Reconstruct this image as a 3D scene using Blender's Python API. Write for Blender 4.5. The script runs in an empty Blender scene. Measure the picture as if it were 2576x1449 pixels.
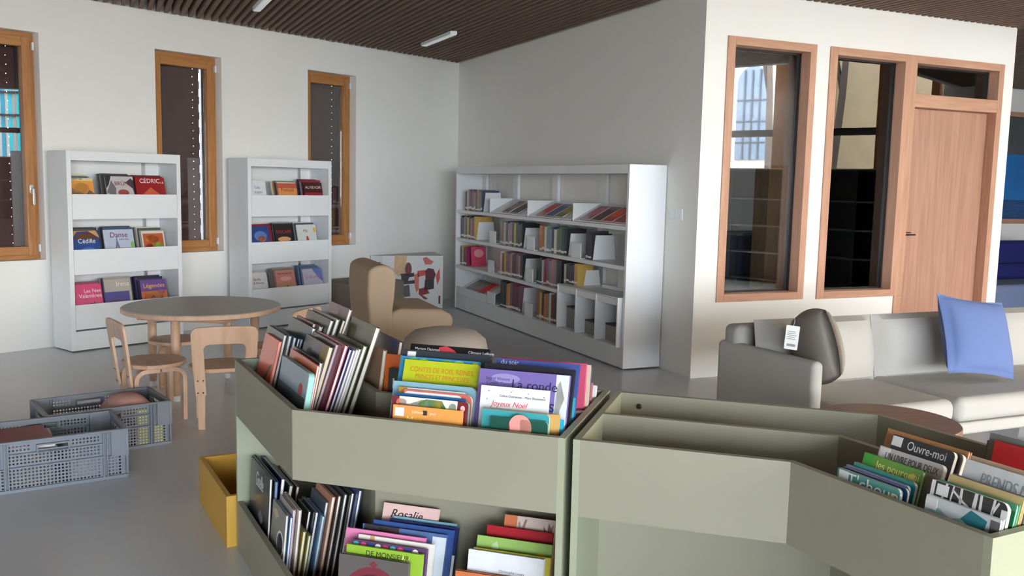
import bpy, math, random
from math import sin, cos, radians as R, pi
from mathutils import Vector, Matrix

scene = bpy.context.scene
C = scene.collection
rng = random.Random(7)

# ------------------------------------------------------------------ camera
F_PX, PITCH, ROLL, CAM_Z = 2304.0, R(6.4955), R(-1.2725), 1.4
_cp, _sp, _cr, _sr = cos(PITCH), sin(PITCH), cos(ROLL), sin(ROLL)
_right0, _down0, _fwd = Vector((1, 0, 0)), Vector((0, -_sp, -_cp)), Vector((0, _cp, -_sp))
_right = _cr * _right0 + _sr * _down0
_down = -_sr * _right0 + _cr * _down0
cam_data = bpy.data.cameras.new('camera')
cam_data.sensor_width = 36.0
cam_data.lens = F_PX / 2576.0 * 36.0
cam_data.clip_start, cam_data.clip_end = 0.05, 200
cam = bpy.data.objects.new('camera', cam_data)
C.objects.link(cam)
_m = Matrix((_right, -_down, -_fwd)).transposed().to_4x4()
_m.translation = Vector((0, 0, CAM_Z))
cam.matrix_world = _m
scene.camera = cam

# ------------------------------------------------------------------ world: an even overcast sky
world = bpy.data.worlds.new('overcast_sky')
scene.world = world
world.use_nodes = True
_bg = world.node_tree.nodes['Background']
_bg.inputs['Color'].default_value = (0.84, 0.92, 1.0, 1)
_bg.inputs['Strength'].default_value = 19.0
scene.view_settings.view_transform = 'Standard'
scene.view_settings.look = 'None'
scene.view_settings.gamma = 1.0
scene.view_settings.use_curve_mapping = False
scene.view_settings.exposure = 0.25
scene.cycles.use_denoising = True
scene.cycles.max_bounces = 7
scene.cycles.diffuse_bounces = 4
scene.cycles.glossy_bounces = 3
scene.cycles.use_adaptive_sampling = True
scene.cycles.adaptive_threshold = 0.14
scene.cycles.transparent_max_bounces = 12
scene.cycles.sample_clamp_indirect = 6.0

# daylight enters through the glazed front behind the camera: a sky portal in that opening
GLZ_Y, GLZ_X0, GLZ_X1, CEIL = -7.0, -1.0, 8.5, 2.80
RGL_X, RGL_Y0, RGL_Y1, HIGH = 8.5, -6.5, 6.3, 3.45
HI_X = 5.2                              # the hall rises to HIGH beyond this line, along the right glazing
_pl = bpy.data.lights.new('front_glazing_portal', 'AREA')
_pl.shape = 'RECTANGLE'
_pl.size, _pl.size_y = GLZ_X1 - GLZ_X0, CEIL
_pl.cycles.is_portal = True
_po = bpy.data.objects.new('front_glazing_portal', _pl)
C.objects.link(_po)
_po.location = ((GLZ_X0 + GLZ_X1) / 2, GLZ_Y, CEIL / 2)
_po.rotation_euler = (R(90), 0, 0)
_pl2 = bpy.data.lights.new('side_glazing_portal', 'AREA')
_pl2.shape = 'RECTANGLE'
_pl2.size, _pl2.size_y = RGL_Y1 - RGL_Y0, HIGH
_pl2.cycles.is_portal = True
_po2 = bpy.data.objects.new('side_glazing_portal', _pl2)
C.objects.link(_po2)
_po2.location = (RGL_X, (RGL_Y0 + RGL_Y1) / 2, HIGH / 2)
_po2.rotation_euler = (R(90), 0, R(90))

# ------------------------------------------------------------------ frames of the room (metres)
A1, A2, A3 = 51.0, 114.4, 24.4          # directions of the three walls, degrees
PC = Vector((-0.685, 11.094, 0))        # inner corner window wall / side wall
PE = Vector((1.33, 6.65, 0))            # outer corner side wall / office wall

def az(a):
    return Vector((cos(R(a)), sin(R(a)), 0))

class Fr:
    """plan frame: origin and direction of its x axis; y is 90 degrees to the left of x"""
    def __init__(s, o, a):
        s.o, s.a, s.x, s.y = Vector((o[0], o[1], 0)), a, az(a), az(a + 90)
    def p(s, x, y, z=0.0):
        v = s.o + s.x * x + s.y * y
        v.z = z
        return v
W1, W2, W3 = Fr(PC, A1), Fr(PE, A2), Fr(PE, A3)
# W1: room at y<0; W2: room at y>0; W3: room at y<0

# ------------------------------------------------------------------ materials
MATS = {}
def srgb(c):
    return tuple(((v / 255) / 12.92 if v / 255 <= 0.04045 else ((v / 255 + 0.055) / 1.055) ** 2.4) for v in c)

def mat(name, rgb, rough=0.6, var=0.0, vscale=6.0, bump=0.0, bscale=200.0, metal=0.0, coat=0.0, spec=0.5, stretch=None):
    """principled material with procedural colour variation and fine relief; rgb in sRGB bytes"""
    if name in MATS:
        return MATS[name]
    m = bpy.data.materials.new(name)
    m.use_nodes = True
    nt = m.node_tree
    b = nt.nodes['Principled BSDF']
    col = srgb(rgb)
    b.inputs['Base Color'].default_value = (*col, 1)
    b.inputs['Roughness'].default_value = rough
    b.inputs['Metallic'].default_value = metal
    b.inputs['Coat Weight'].default_value = coat
    b.inputs['Coat Roughness'].default_value = 0.12
    b.inputs['Specular IOR Level'].default_value = spec
    if var or bump:
        tc = nt.nodes.new('ShaderNodeTexCoord')
        mp = nt.nodes.new('ShaderNodeMapping')
        if stretch:
            mp.inputs['Scale'].default_value = stretch
        nt.links.new(tc.outputs['Object'], mp.inputs['Vector'])
    if var:
        n = nt.nodes.new('ShaderNodeTexNoise')
        n.inputs['Scale'].default_value = vscale
        n.inputs['Detail'].default_value = 5
        nt.links.new(mp.outputs['Vector'], n.inputs['Vector'])
        r = nt.nodes.new('ShaderNodeValToRGB')
        r.color_ramp.elements[0].position, r.color_ramp.elements[1].position = 0.3, 0.7
        r.color_ramp.elements[0].color = (*[c * (1 - var) for c in col], 1)
        r.color_ramp.elements[1].color = (*[min(1, c * (1 + var)) for c in col], 1)
        nt.links.new(n.outputs['Fac'], r.inputs['Fac'])
        nt.links.new(r.outputs['Color'], b.inputs['Base Color'])
    if bump:
        n2 = nt.nodes.new('ShaderNodeTexNoise')
        n2.inputs['Scale'].default_value = bscale
        n2.inputs['Detail'].default_value = 3
        nt.links.new(mp.outputs['Vector'], n2.inputs['Vector'])
        bp = nt.nodes.new('ShaderNodeBump')
        bp.inputs['Strength'].default_value = bump
        bp.inputs['Distance'].default_value = 0.002
        nt.links.new(n2.outputs['Fac'], bp.inputs['Height'])
        nt.links.new(bp.outputs['Normal'], b.inputs['Normal'])
    MATS[name] = m
    return m

def wood(name, dark, light, rough=0.45, scale=(1, 1, 14), ring=9.0, rot=(0, 0, 0), spec=0.5):
    """streaky timber: stretched noise between two tones"""
    if name in MATS:
        return MATS[name]
    m = bpy.data.materials.new(name)
    m.use_nodes = True
    nt = m.node_tree
    b = nt.nodes['Principled BSDF']
    b.inputs['Roughness'].default_value = rough
    b.inputs['Specular IOR Level'].default_value = spec
    tc = nt.nodes.new('ShaderNodeTexCoord')
    mp = nt.nodes.new('ShaderNodeMapping')
    mp.inputs['Scale'].default_value = scale
    mp.inputs['Rotation'].default_value = rot
    n = nt.nodes.new('ShaderNodeTexNoise')
    n.inputs['Scale'].default_value = ring
    n.inputs['Detail'].default_value = 8
    n.inputs['Distortion'].default_value = 0.6
    r = nt.nodes.new('ShaderNodeValToRGB')
    r.color_ramp.elements[0].position, r.color_ramp.elements[1].position = 0.32, 0.68
    r.color_ramp.elements[0].color = (*srgb(dark), 1)
    r.color_ramp.elements[1].color = (*srgb(light), 1)
    nt.links.new(tc.outputs['Object'], mp.inputs['Vector'])
    nt.links.new(mp.outputs['Vector'], n.inputs['Vector'])
    nt.links.new(n.outputs['Fac'], r.inputs['Fac'])
    nt.links.new(r.outputs['Color'], b.inputs['Base Color'])
    MATS[name] = m
    return m

def glass(name, tint=(1, 1, 1), gain=1.9):
    """clear pane: transparent with Fresnel reflection of both faces"""
    if name in MATS:
        return MATS[name]
    m = bpy.data.materials.new(name)
    m.use_nodes = True
    nt = m.node_tree
    nt.nodes.clear()
    out = nt.nodes.new('ShaderNodeOutputMaterial')
    mix = nt.nodes.new('ShaderNodeMixShader')
    tr = nt.nodes.new('ShaderNodeBsdfTransparent')
    gl = nt.nodes.new('ShaderNodeBsdfGlossy')
    fr = nt.nodes.new('ShaderNodeFresnel')
    mu = nt.nodes.new('ShaderNodeMath')
    mu.operation = 'MULTIPLY'
    mu.inputs[1].default_value = gain
    mu.use_clamp = True
    fr.inputs['IOR'].default_value = 1.5
    gl.inputs['Roughness'].default_value = 0.0
    tr.inputs['Color'].default_value = (*tint, 1)
    nt.links.new(fr.outputs[0], mu.inputs[0])
    nt.links.new(mu.outputs[0], mix.inputs[0])
    nt.links.new(tr.outputs[0], mix.inputs[1])
    nt.links.new(gl.outputs[0], mix.inputs[2])
    nt.links.new(mix.outputs[0], out.inputs[0])
    MATS[name] = m
    return m

def emit(name, rgb, strength):
    if name in MATS:
        return MATS[name]
    m = mat(name, rgb, 0.4)
    b = m.node_tree.nodes['Principled BSDF']
    b.inputs['Emission Color'].default_value = (*srgb(rgb), 1)
    b.inputs['Emission Strength'].default_value = strength
    return m

PLASTER = mat('white_plaster', (243, 241, 236), 0.9, 0.012, 1.5, 0.06, 350)
FLOORM = mat('grey_resin_floor', (208, 210, 213), 0.30, 0.03, 1.2, 0.03, 120)
LACQ = mat('white_lacquered_metal', (238, 240, 241), 0.45, 0.01, 3)
LACQ_IN = mat('white_lacquered_back', (232, 233, 233), 0.5, 0.01, 3)
SAGE = mat('sage_green_laminate', (149, 146, 127), 0.5, 0.012, 4, 0.02, 500)
SAGE_EDGE = mat('sage_green_edge', (160, 164, 139), 0.45)
MUST = mat('mustard_laminate', (205, 160, 62), 0.5, 0.02, 4)
OAK1 = wood('oak_window_timber', (164, 108, 58), (186, 130, 76), 0.45, (14, 14, 1), 3)
OAK2 = wood('pale_oak_frame', (184, 136, 110), (200, 154, 128), 0.45, (14, 14, 1), 3)
OAKH = wood('pale_oak_frame_rail', (184, 136, 110), (200, 154, 128), 0.45, (1, 14, 14), 3)
OAK1H = wood('oak_window_rail', (164, 108, 58), (186, 130, 76), 0.45, (1, 14, 14), 3)
DOORM = wood('oak_veneer_door', (166, 120, 99), (184, 140, 119), 0.45, (16, 16, 0.7), 2.2)
SLATM = wood('brown_ceiling_timber', (126, 106, 95), (150, 129, 117), 0.8, (1, 12, 12), 3, spec=0.05)
PLENUM = mat('dark_plenum_felt', (30, 27, 26), 0.95)
BLINDM = mat('dark_brown_blind', (66, 34, 31), 0.6)
BIRCH = wood('birch_plywood', (196, 162, 136), (212, 180, 156), 0.42, (6, 6, 1), 4)
BIRCHH = wood('birch_seat', (190, 154, 128), (208, 174, 148), 0.4, (1, 8, 8), 4)
LINO = mat('grey_linoleum', (180, 179, 175), 0.42, 0.015, 20)
CRATEM = mat('grey_crate_plastic', (118, 124, 134), 0.42, 0.02, 8)
SOFAM = mat('light_grey_weave', (178, 175, 169), 0.95, 0.035, 260, 0.5, 700)
SOFAD = mat('grey_taupe_weave', (150, 143, 135), 0.95, 0.05, 300, 0.5, 700)
BLUEC = mat('periwinkle_cloth', (98, 117, 165), 0.9, 0.03, 200, 0.4, 600)
TAUPE = mat('beige_wool', (184, 162, 138), 0.95, 0.06, 220, 0.5, 600)
TAUPE2 = mat('grey_beige_wool', (192, 180, 168), 0.95, 0.06, 220, 0.5, 600)
NAVYC = mat('royal_blue_cloth', (14, 22, 92), 0.9, 0.05, 100)
SLATEC = mat('slate_blue_cloth', (104, 116, 146), 0.9, 0.05, 100)
WALNUT = wood('brown_table_laminate', (132, 100, 82), (148, 116, 98), 0.45, (2, 10, 10), 4)
BLACKM = mat('black_metal', (24, 24, 26), 0.4)
STEEL = mat('brushed_steel', (190, 190, 188), 0.3, metal=1.0)
SCREWM = mat('dark_screw', (70, 60, 52), 0.4, metal=0.6)
PAPER = mat('white_page_block', (238, 233, 222), 0.8, 0.06, 400, stretch=(1, 60, 1))
PAPERC = mat('cream_page_block', (224, 208, 178), 0.8, 0.06, 400, stretch=(1, 60, 1))
STICK = mat('white_sticker_paper', (240, 240, 238), 0.5)
GLASS = glass('clear_pane')
DIFF = emit('lamp_diffuser', (226, 230, 230), 0.25)

# ------------------------------------------------------------------ mesh helpers
class MB:
    """collects shapes into one mesh"""
    def __init__(s):
        s.v, s.f = [], []
    def box(s, x0, x1, y0, y1, z0, z1):
        b = len(s.v)
        s.v += [(x, y, z) for z in (z0, z1) for y in (y0, y1) for x in (x0, x1)]
        s.f += [tuple(b + i for i in q) for q in ((0, 2, 3, 1), (4, 5, 7, 6), (0, 1, 5, 4), (2, 6, 7, 3), (0, 4, 6, 2), (1, 3, 7, 5))]
        return s
    def prism(s, poly, a, b, axis='z'):
        """extrude a 2D polygon; axis z: poly=(x,y); axis y: poly=(x,z); axis x: poly=(y,z)"""
        n, k = len(poly), len(s.v)
        def P(u, w, t):
            return {'z': (u, w, t), 'y': (u, t, w), 'x': (t, u, w)}[axis]
        s.v += [P(u, w, a) for u, w in poly] + [P(u, w, b) for u, w in poly]
        s.f += [tuple(range(k, k + n))[::-1], tuple(range(k + n, k + 2 * n))]
        s.f += [(k + i, k + (i + 1) % n, k + n + (i + 1) % n, k + n + i) for i in range(n)]
        return s
    def hexa(s, pts):
        """eight corners: bottom four, then top four, both in the same turning sense"""
        k = len(s.v)
        s.v += [tuple(p) for p in pts]
        s.f += [tuple(k + i for i in q) for q in ((3, 2, 1, 0), (4, 5, 6, 7), (0, 1, 5, 4), (1, 2, 6, 5), (2, 3, 7, 6), (3, 0, 4, 7))]
        return s
    def lathe(s, prof, n=24, cx=0, cy=0):
        k = len(s.v)
        for r, z in prof:
            s.v += [(cx + r * cos(2 * pi * i / n), cy + r * sin(2 * pi * i / n), z) for i in range(n)]
        for j in range(len(prof) - 1):
            s.f += [(k + j * n + i, k + j * n + (i + 1) % n, k + (j + 1) * n + (i + 1) % n, k + (j + 1) * n + i) for i in range(n)]
        s.f += [tuple(range(k, k + n))[::-1], tuple(range(k + (len(prof) - 1) * n, k + len(prof) * n))]
        return s
    def tube(s, pts, rad, n=10):
        k = len(s.v)
        pts = [Vector(p) for p in pts]
        rad = rad if isinstance(rad, (list, tuple)) else [rad] * len(pts)
        for i, p in enumerate(pts):
            d = (pts[min(i + 1, len(pts) - 1)] - pts[max(i - 1, 0)]).normalized()
            u = d.cross(Vector((0, 0, 1)) if abs(d.z) < 0.9 else Vector((1, 0, 0))).normalized()
            w = d.cross(u)
            s.v += [tuple(p + (u * cos(2 * pi * j / n) + w * sin(2 * pi * j / n)) * rad[i]) for j in range(n)]
        for i in range(len(pts) - 1):
            s.f += [(k + i * n + j, k + i * n + (j + 1) % n, k + (i + 1) * n + (j + 1) % n, k + (i + 1) * n + j) for j in range(n)]
        s.f += [tuple(range(k, k + n))[::-1], tuple(range(k + (len(pts) - 1) * n, k + len(pts) * n))]
        return s
    def sweep_rect(s, path, w, t):
        """bar of rectangular section along a path in the local y-z plane; w along x, t in plane"""
        k = len(s.v)
        pts = [Vector((0, p[0], p[1])) for p in path]
        for i, p in enumerate(pts):
            d = (pts[min(i + 1, len(pts) - 1)] - pts[max(i - 1, 0)]).normalized()
            nrm = Vector((0, -d.z, d.y))
            ww = w[i] if isinstance(w, (list, tuple)) else w
            for sx, sn in ((-1, -1), (1, -1), (1, 1), (-1, 1)):
                q = p + nrm * (sn * t / 2)
                s.v.append((sx * ww / 2, q.y, q.z))
        for i in range(len(pts) - 1):
            for j in range(4):
                s.f.append((k + i * 4 + j, k + i * 4 + (j + 1) % 4, k + (i + 1) * 4 + (j + 1) % 4, k + (i + 1) * 4 + j))
        e = k + (len(pts) - 1) * 4
        s.f += [(k + 3, k + 2, k + 1, k), (e, e + 1, e + 2, e + 3)]
        return s
    def mesh(s, name):
        me = bpy.data.meshes.new(name)
        me.from_pydata(s.v, [], s.f)
        me.update()
        return me
    def build(s, name, m, parent=None, loc=None, rotz=None, smooth=False, bevel=0.0, mtx=None, fix=False):
        me = s.mesh(name)
        if fix:
            import bmesh
            bm = bmesh.new(); bm.from_mesh(me)
            bmesh.ops.recalc_face_normals(bm, faces=bm.faces)
            bm.to_mesh(me); bm.free()
        me.materials.append(m)
        return link(name, me, parent, loc, rotz, smooth, bevel, mtx)

def link(name, me, parent=None, loc=None, rotz=None, smooth=False, bevel=0.0, mtx=None):
    o = bpy.data.objects.new(name, me)
    C.objects.link(o)
    if parent is not None:
        o.parent = parent
    if loc is not None:
        o.location = loc
    if rotz is not None:
        o.rotation_euler = (0, 0, rotz)
    if mtx is not None:
        o.matrix_local = mtx
    if smooth:
        me.polygons.foreach_set('use_smooth', [True] * len(me.polygons))
    if bevel:
        b = o.modifiers.new('edge', 'BEVEL')
        b.width, b.segments, b.limit_method, b.angle_limit = bevel, 2, 'ANGLE', R(40)
    return o

def tag(o, label, cat=None, group=None, kind=None):
    o['label'] = label
    if cat:
        o['category'] = cat
    if group:
        o['group'] = group
    if kind:
        o['kind'] = kind
    return o

def thing(name, label, cat, loc=(0, 0, 0), rotz=0.0, group=None):
    o = bpy.data.objects.new(name, None)
    o.empty_display_size = 0.1
    C.objects.link(o)
    o.location = loc
    o.rotation_euler = (0, 0, rotz)
    return tag(o, label, cat, group)

def rrect(w, h, r, x0=0.0, z0=0.0, n=5, corners=(1, 1, 1, 1)):
    """rounded rectangle outline, counter-clockwise from bottom-left; corners: bl, br, tr, tl"""
    out = []
    for (cx, cz, a0, on) in ((r, r, pi, corners[0]), (w - r, r, 1.5 * pi, corners[1]), (w - r, h - r, 0, corners[2]), (r, h - r, 0.5 * pi, corners[3])):
        if on and r > 0:
            out += [(x0 + cx + r * cos(a0 + 0.5 * pi * i / n), z0 + cz + r * sin(a0 + 0.5 * pi * i / n)) for i in range(n + 1)]
        else:
            out.append((x0 + (0 if cx <= w / 2 else w), z0 + (0 if cz <= h / 2 else h)))
    return out

def lettering(parent, txt, size, x, z, m, y=-0.0008, width=1.0, align='LEFT', shear=0.0, rot=0.0):
    """printed words standing on the front face (facing -y) of the parent"""
    cu = bpy.data.curves.new('lettering', 'FONT')
    cu.body, cu.size, cu.extrude, cu.shear, cu.align_x = txt, size, 0.0002, shear, align
    cu.space_line = 0.95
    cu.materials.append(m)
    o = bpy.data.objects.new('lettering', cu)
    C.objects.link(o)
    o.parent = parent
    o.location = (x, y, z)
    o.rotation_euler = (R(90), rot, 0)
    o.scale = (width, 1, 1)
    return o

def cushion(w, d, h, nx=14, ny=14, puff=1.0, pinch=0.0, soft=0.0):
    """soft box/pillow: superellipse puff between two faces, centred at origin; thickness along z"""
    v, f = [], []
    def row(sgn):
        k = len(v)
        for j in range(ny + 1):
            for i in range(nx + 1):
                u, t = -1 + 2 * i / nx, -1 + 2 * j / ny
                e = max(0.0, (1 - abs(u) ** 2.6)) ** 0.5 * max(0.0, (1 - abs(t) ** 2.6)) ** 0.5
                px = u * (1 - pinch * (1 - t * t) * abs(u) ** 2) * w / 2
                py = t * (1 - pinch * (1 - u * u) * abs(t) ** 2) * d / 2
                px, py = px * (1 - soft * t * t), py * (1 - soft * u * u)
                v.append((px, py, sgn * (0.012 * (1 - e) + e * puff) * h / 2))
        return k
    a, b = row(-1), row(1)
    W = nx + 1
    for j in range(ny):
        for i in range(nx):
            q = (j * W + i, j * W + i + 1, (j + 1) * W + i + 1, (j + 1) * W + i)
            f.append(tuple(a + x for x in q[::-1]))
            f.append(tuple(b + x for x in q))
    edge = [(0, j) for j in range(ny)] + [(i, ny) for i in range(nx)] + [(nx, ny - j) for j in range(ny)] + [(nx - i, 0) for i in range(nx)]
    idx = [j * W + i for i, j in edge]
    for k in range(len(idx)):
        p, q = idx[k], idx[(k + 1) % len(idx)]
        f.append((a + p, a + q, b + q, b + p))
    m = MB()
    m.v, m.f = v, f
    return m

def soft_box(x0, x1, y0, y1, z0, z1):
    return MB().box(x0, x1, y0, y1, z0, z1)

def soften(o, width=0.05, seg=4):
    b = o.modifiers.new('soft', 'BEVEL')
    b.width, b.segments = width, seg
    o.data.polygons.foreach_set('use_smooth', [True] * len(o.data.polygons))
    s = o.modifiers.new('wn', 'WEIGHTED_NORMAL')
    return o

ORD = ['first', 'second', 'third', 'fourth', 'fifth', 'sixth', 'seventh', 'eighth', 'ninth', 'tenth', 'eleventh', 'twelfth', 'thirteenth', 'fourteenth']

# ================================================================== THE SETTING
def structure(o, label):
    o['kind'] = 'structure'
    o['label'] = label
    return o

_hall = [W1.p(-9.2, 0.36), W3.p(0.2, 5.3), W3.p(0.2, 2.36), W3.p(3.2, 2.36), W3.p(3.2, 3.3), W3.p(9.6, 3.3), Vector((8.75, -7.3, 0)), Vector((-7.2, -7.3, 0))]
_plan = [(p.x, p.y) for p in _hall][::-1]
structure(MB().prism(_plan, -0.08, 0.0).build('floor', FLOORM, fix=True), 'smooth grey resin floor of the library hall')
_hallc = _hall[:6] + [Vector((8.75, 6.45, 0)), Vector((HI_X, 6.45, 0)), Vector((HI_X, -7.3, 0)), _hall[-1]]
_planc = [(p.x, p.y) for p in _hallc][::-1]
ceil = structure(MB().prism(_planc, 2.96, 3.1).build('ceiling', PLENUM, fix=True), 'slatted brown timber ceiling above the hall')
structure(MB().box(-60, 60, -60, 60, -0.3, -0.12).build('ground', mat('outdoor_paving', (150, 148, 140), 0.9, 0.1, 0.6)), 'pale paving outside the building')

# timber slats of the ceiling, each its own piece, running parallel to the side wall
_unit = MB().box(0, 1, -0.5, 0.5, 0, 1).mesh('slat')
_unit.materials.append(SLATM)
_pitch, _k = 0.0690, 0
_y = -9.6
while _y < 7.4:
    xe = (4.84 - 0.5009 * _y) if _y > 0.04 else (-0.005 if _y > -3.2 else 3.05)
    o = bpy.data.objects.new('slat', _unit)
    C.objects.link(o)
    o.parent = ceil
    st = max(-14.0, min((1.33 - 0.911 * _y - HI_X) / 0.413, (6.45 - 6.65 + 0.413 * _y) / 0.911))
    st = max(st, (-7.0 - 6.65 + 0.413 * _y) / 0.911)
    p = W2.p(st, _y, CEIL)
    o.location = p
    o.rotation_euler = (0, 0, R(A2))
    o.scale = (xe - st, 0.034, 0.075)
    _y += _pitch

def wall_mesh(x0, x1, z0, z1, t0, t1, openings):
    """wall slab along x with rectangular openings (xa, xb, za, zb)"""
    m = MB()
    xs = sorted({x0, x1, *[v for o in openings for v in o[:2]]})
    for a, b in zip(xs[:-1], xs[1:]):
        if b - a < 1e-6:
            continue
        cut = sorted([(o[2], o[3]) for o in openings if o[0] <= a + 1e-6 and o[1] >= b - 1e-6])
        z = z0
        for c, d in cut:
            if c > z + 1e-6:
                m.box(a, b, t0, t1, z, c)
            z = d
        if z1 > z + 1e-6:
            m.box(a, b, t0, t1, z, z1)
    return m

WINS = [(-5.512, -4.857), (-3.882, -3.227), (-2.237, -1.602)]
WZ0, WZ1 = 0.713, 2.49
_o = wall_mesh(-9.2, 0.36, 0, 2.95, 0, 0.34, [(a, b, WZ0, WZ1) for a, b in WINS]).build('wall_window_side', PLASTER, loc=W1.o, rotz=R(A1))
structure(_o, 'white plaster wall with three narrow timber windows')
structure(MB().box(0.15, 4.95, -0.2, 0, 0, 2.95).build('wall_bookcase_side', PLASTER, loc=W2.o, rotz=R(A2)), 'white plaster wall in shade behind the long bookcase')
_o = wall_mesh(0, 3.185, 0, 2.95, 0, 0.15, [(0.195, 1.015, 0.56, 2.49), (1.15, 1.97, 0.555, 2.49), (1.97, 3.06, 0, 2.49)]).build('wall_office', PLASTER, loc=W3.o, rotz=R(A3))
structure(_o, 'bright white office wall with oak windows and door')
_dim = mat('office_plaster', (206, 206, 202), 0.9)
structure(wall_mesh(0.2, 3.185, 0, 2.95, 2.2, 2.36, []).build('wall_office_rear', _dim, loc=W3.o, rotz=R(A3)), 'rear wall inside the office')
structure(MB().box(3.035, 3.185, 0.15, 3.1, 0, 2.95).build('wall_office_end', PLASTER, loc=W3.o, rotz=R(A3)), 'end wall of the office block')
structure(wall_mesh(3.185, 9.6, 0, 2.95, 3.09, 3.25, [(5.6, 9.2, 1.01, 2.50)]).build('wall_far', PLASTER, loc=W3.o, rotz=R(A3)), 'far white wall beyond the office corner')
structure(MB().box(-7.0, -6.8, -7.2, 4.3, 0, 2.95).build('wall_left', PLASTER), 'plain white wall to the left of the hall')
structure(MB().box(-7.0, GLZ_X0, -7.2, -7.0, 0, 2.95).build('wall_back', PLASTER), 'white wall behind the camera')
_wr = wall_mesh(-7.2, 13.55, 0, 3.95, 0, 0.2, [(RGL_Y0, 2.5, 0.1, HIGH), (2.5, RGL_Y1, 1.72, HIGH)])
_wr.v = [(8.7 - y, x, z) for x, y, z in _wr.v]
structure(_wr.build('wall_right', PLASTER, fix=True), 'white wall with high glazing far to the right')
structure(MB().box(HI_X - 0.1, 8.75, -7.3, 6.6, 3.95, 4.1).build('ceiling_high', PLASTER), 'raised ceiling along the right glazing')
structure(MB().box(HI_X - 0.08, HI_X, -7.3, 6.45, 2.79, 3.95).box(HI_X, 8.7, 6.45, 6.53, 2.79, 3.95).build('wall_bulkhead', PLASTER), 'plaster step up to the raised ceiling')
structure(MB().box(HI_X, 8.5, -7.2, -7.0, 2.95, 3.95).build('wall_back_upper', PLASTER), 'upper wall above the rear glazing')
_fr = structure(MB().box(GLZ_X0, GLZ_X1, -7.12, -7.0, 0, 0.10).build('window_7', OAK1H), 'timber posts of the glazed front behind the camera')
for i in range(8):
    x = GLZ_X0 + 0.04 + i * (GLZ_X1 - GLZ_X0 - 0.08) / 7
    MB().box(x - 0.04, x + 0.04, -7.12, -7.0, 0.10, 2.95).build('post', OAK1, _fr)
_fr = structure(MB().box(8.52, 8.66, 2.5, RGL_Y1, 2.20, 2.30).build('window_9', mat('dark_transom', (60, 58, 58), 0.5)), 'timber posts and transom of the high glazing on the right')
for y, w_ in ((2.5, 0.08), (3.02, 0.06), (4.02, 0.24), (4.72, 0.12), (5.5, 0.12), (6.2, 0.1)):
    MB().box(8.5, 8.66, y - w_ / 2, y + w_ / 2, 1.72, HIGH).build('post', OAK1, _fr)
for i in range(7):
    y = RGL_Y0 + 0.04 + i * (2.5 - RGL_Y0 - 0.08) / 7
    MB().box(8.5, 8.62, y - 0.04, y + 0.04, 0.10, HIGH).build('post', OAK1, _fr)

# dark shelving along the right wall below the high glazing, mirrored in the office windows
ds = thing('dark_bookcase', 'charcoal shelving under the high glazing, mirrored in the office glass', 'bookcase', (8.16, 2.5, 0), 0)
_chm = mat('charcoal_laminate', (58, 60, 62), 0.6)
MB().box(0.31, 0.33, 0, 3.8, 0, 1.70).build('back_panel', _chm, ds)
for z in (0.04, 0.44, 0.84, 1.24, 1.68):
    MB().box(0, 0.31, 0, 3.8, z, z + 0.02).build('shelf_board', mat('grey_shelf_edge', (120, 122, 124), 0.5) if 0.1 < z < 1.6 else _chm, ds)
for y in (0, 0.94, 1.89, 2.84, 3.78):
    MB().box(0, 0.31, y, y + 0.02, 0.06, 1.68).build('upright', _chm, ds)

# light switch plate on the shaded wall
sw = thing('light_switch', 'small white double light switch on the shaded wall beside the bookcase', 'switch', W2.p(0.265, 0, 1.2), R(A2 + 180))
MB().box(-0.085, 0.085, -0.008, 0, -0.042, 0.042).build('plate', LACQ, sw, bevel=0.002)
for k in (-1, 1):
    MB().box(k * 0.042 - 0.034, k * 0.042 + 0.034, -0.012, -0.008, -0.034, 0.034).build('rocker', LACQ, sw, bevel=0.002)

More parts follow.
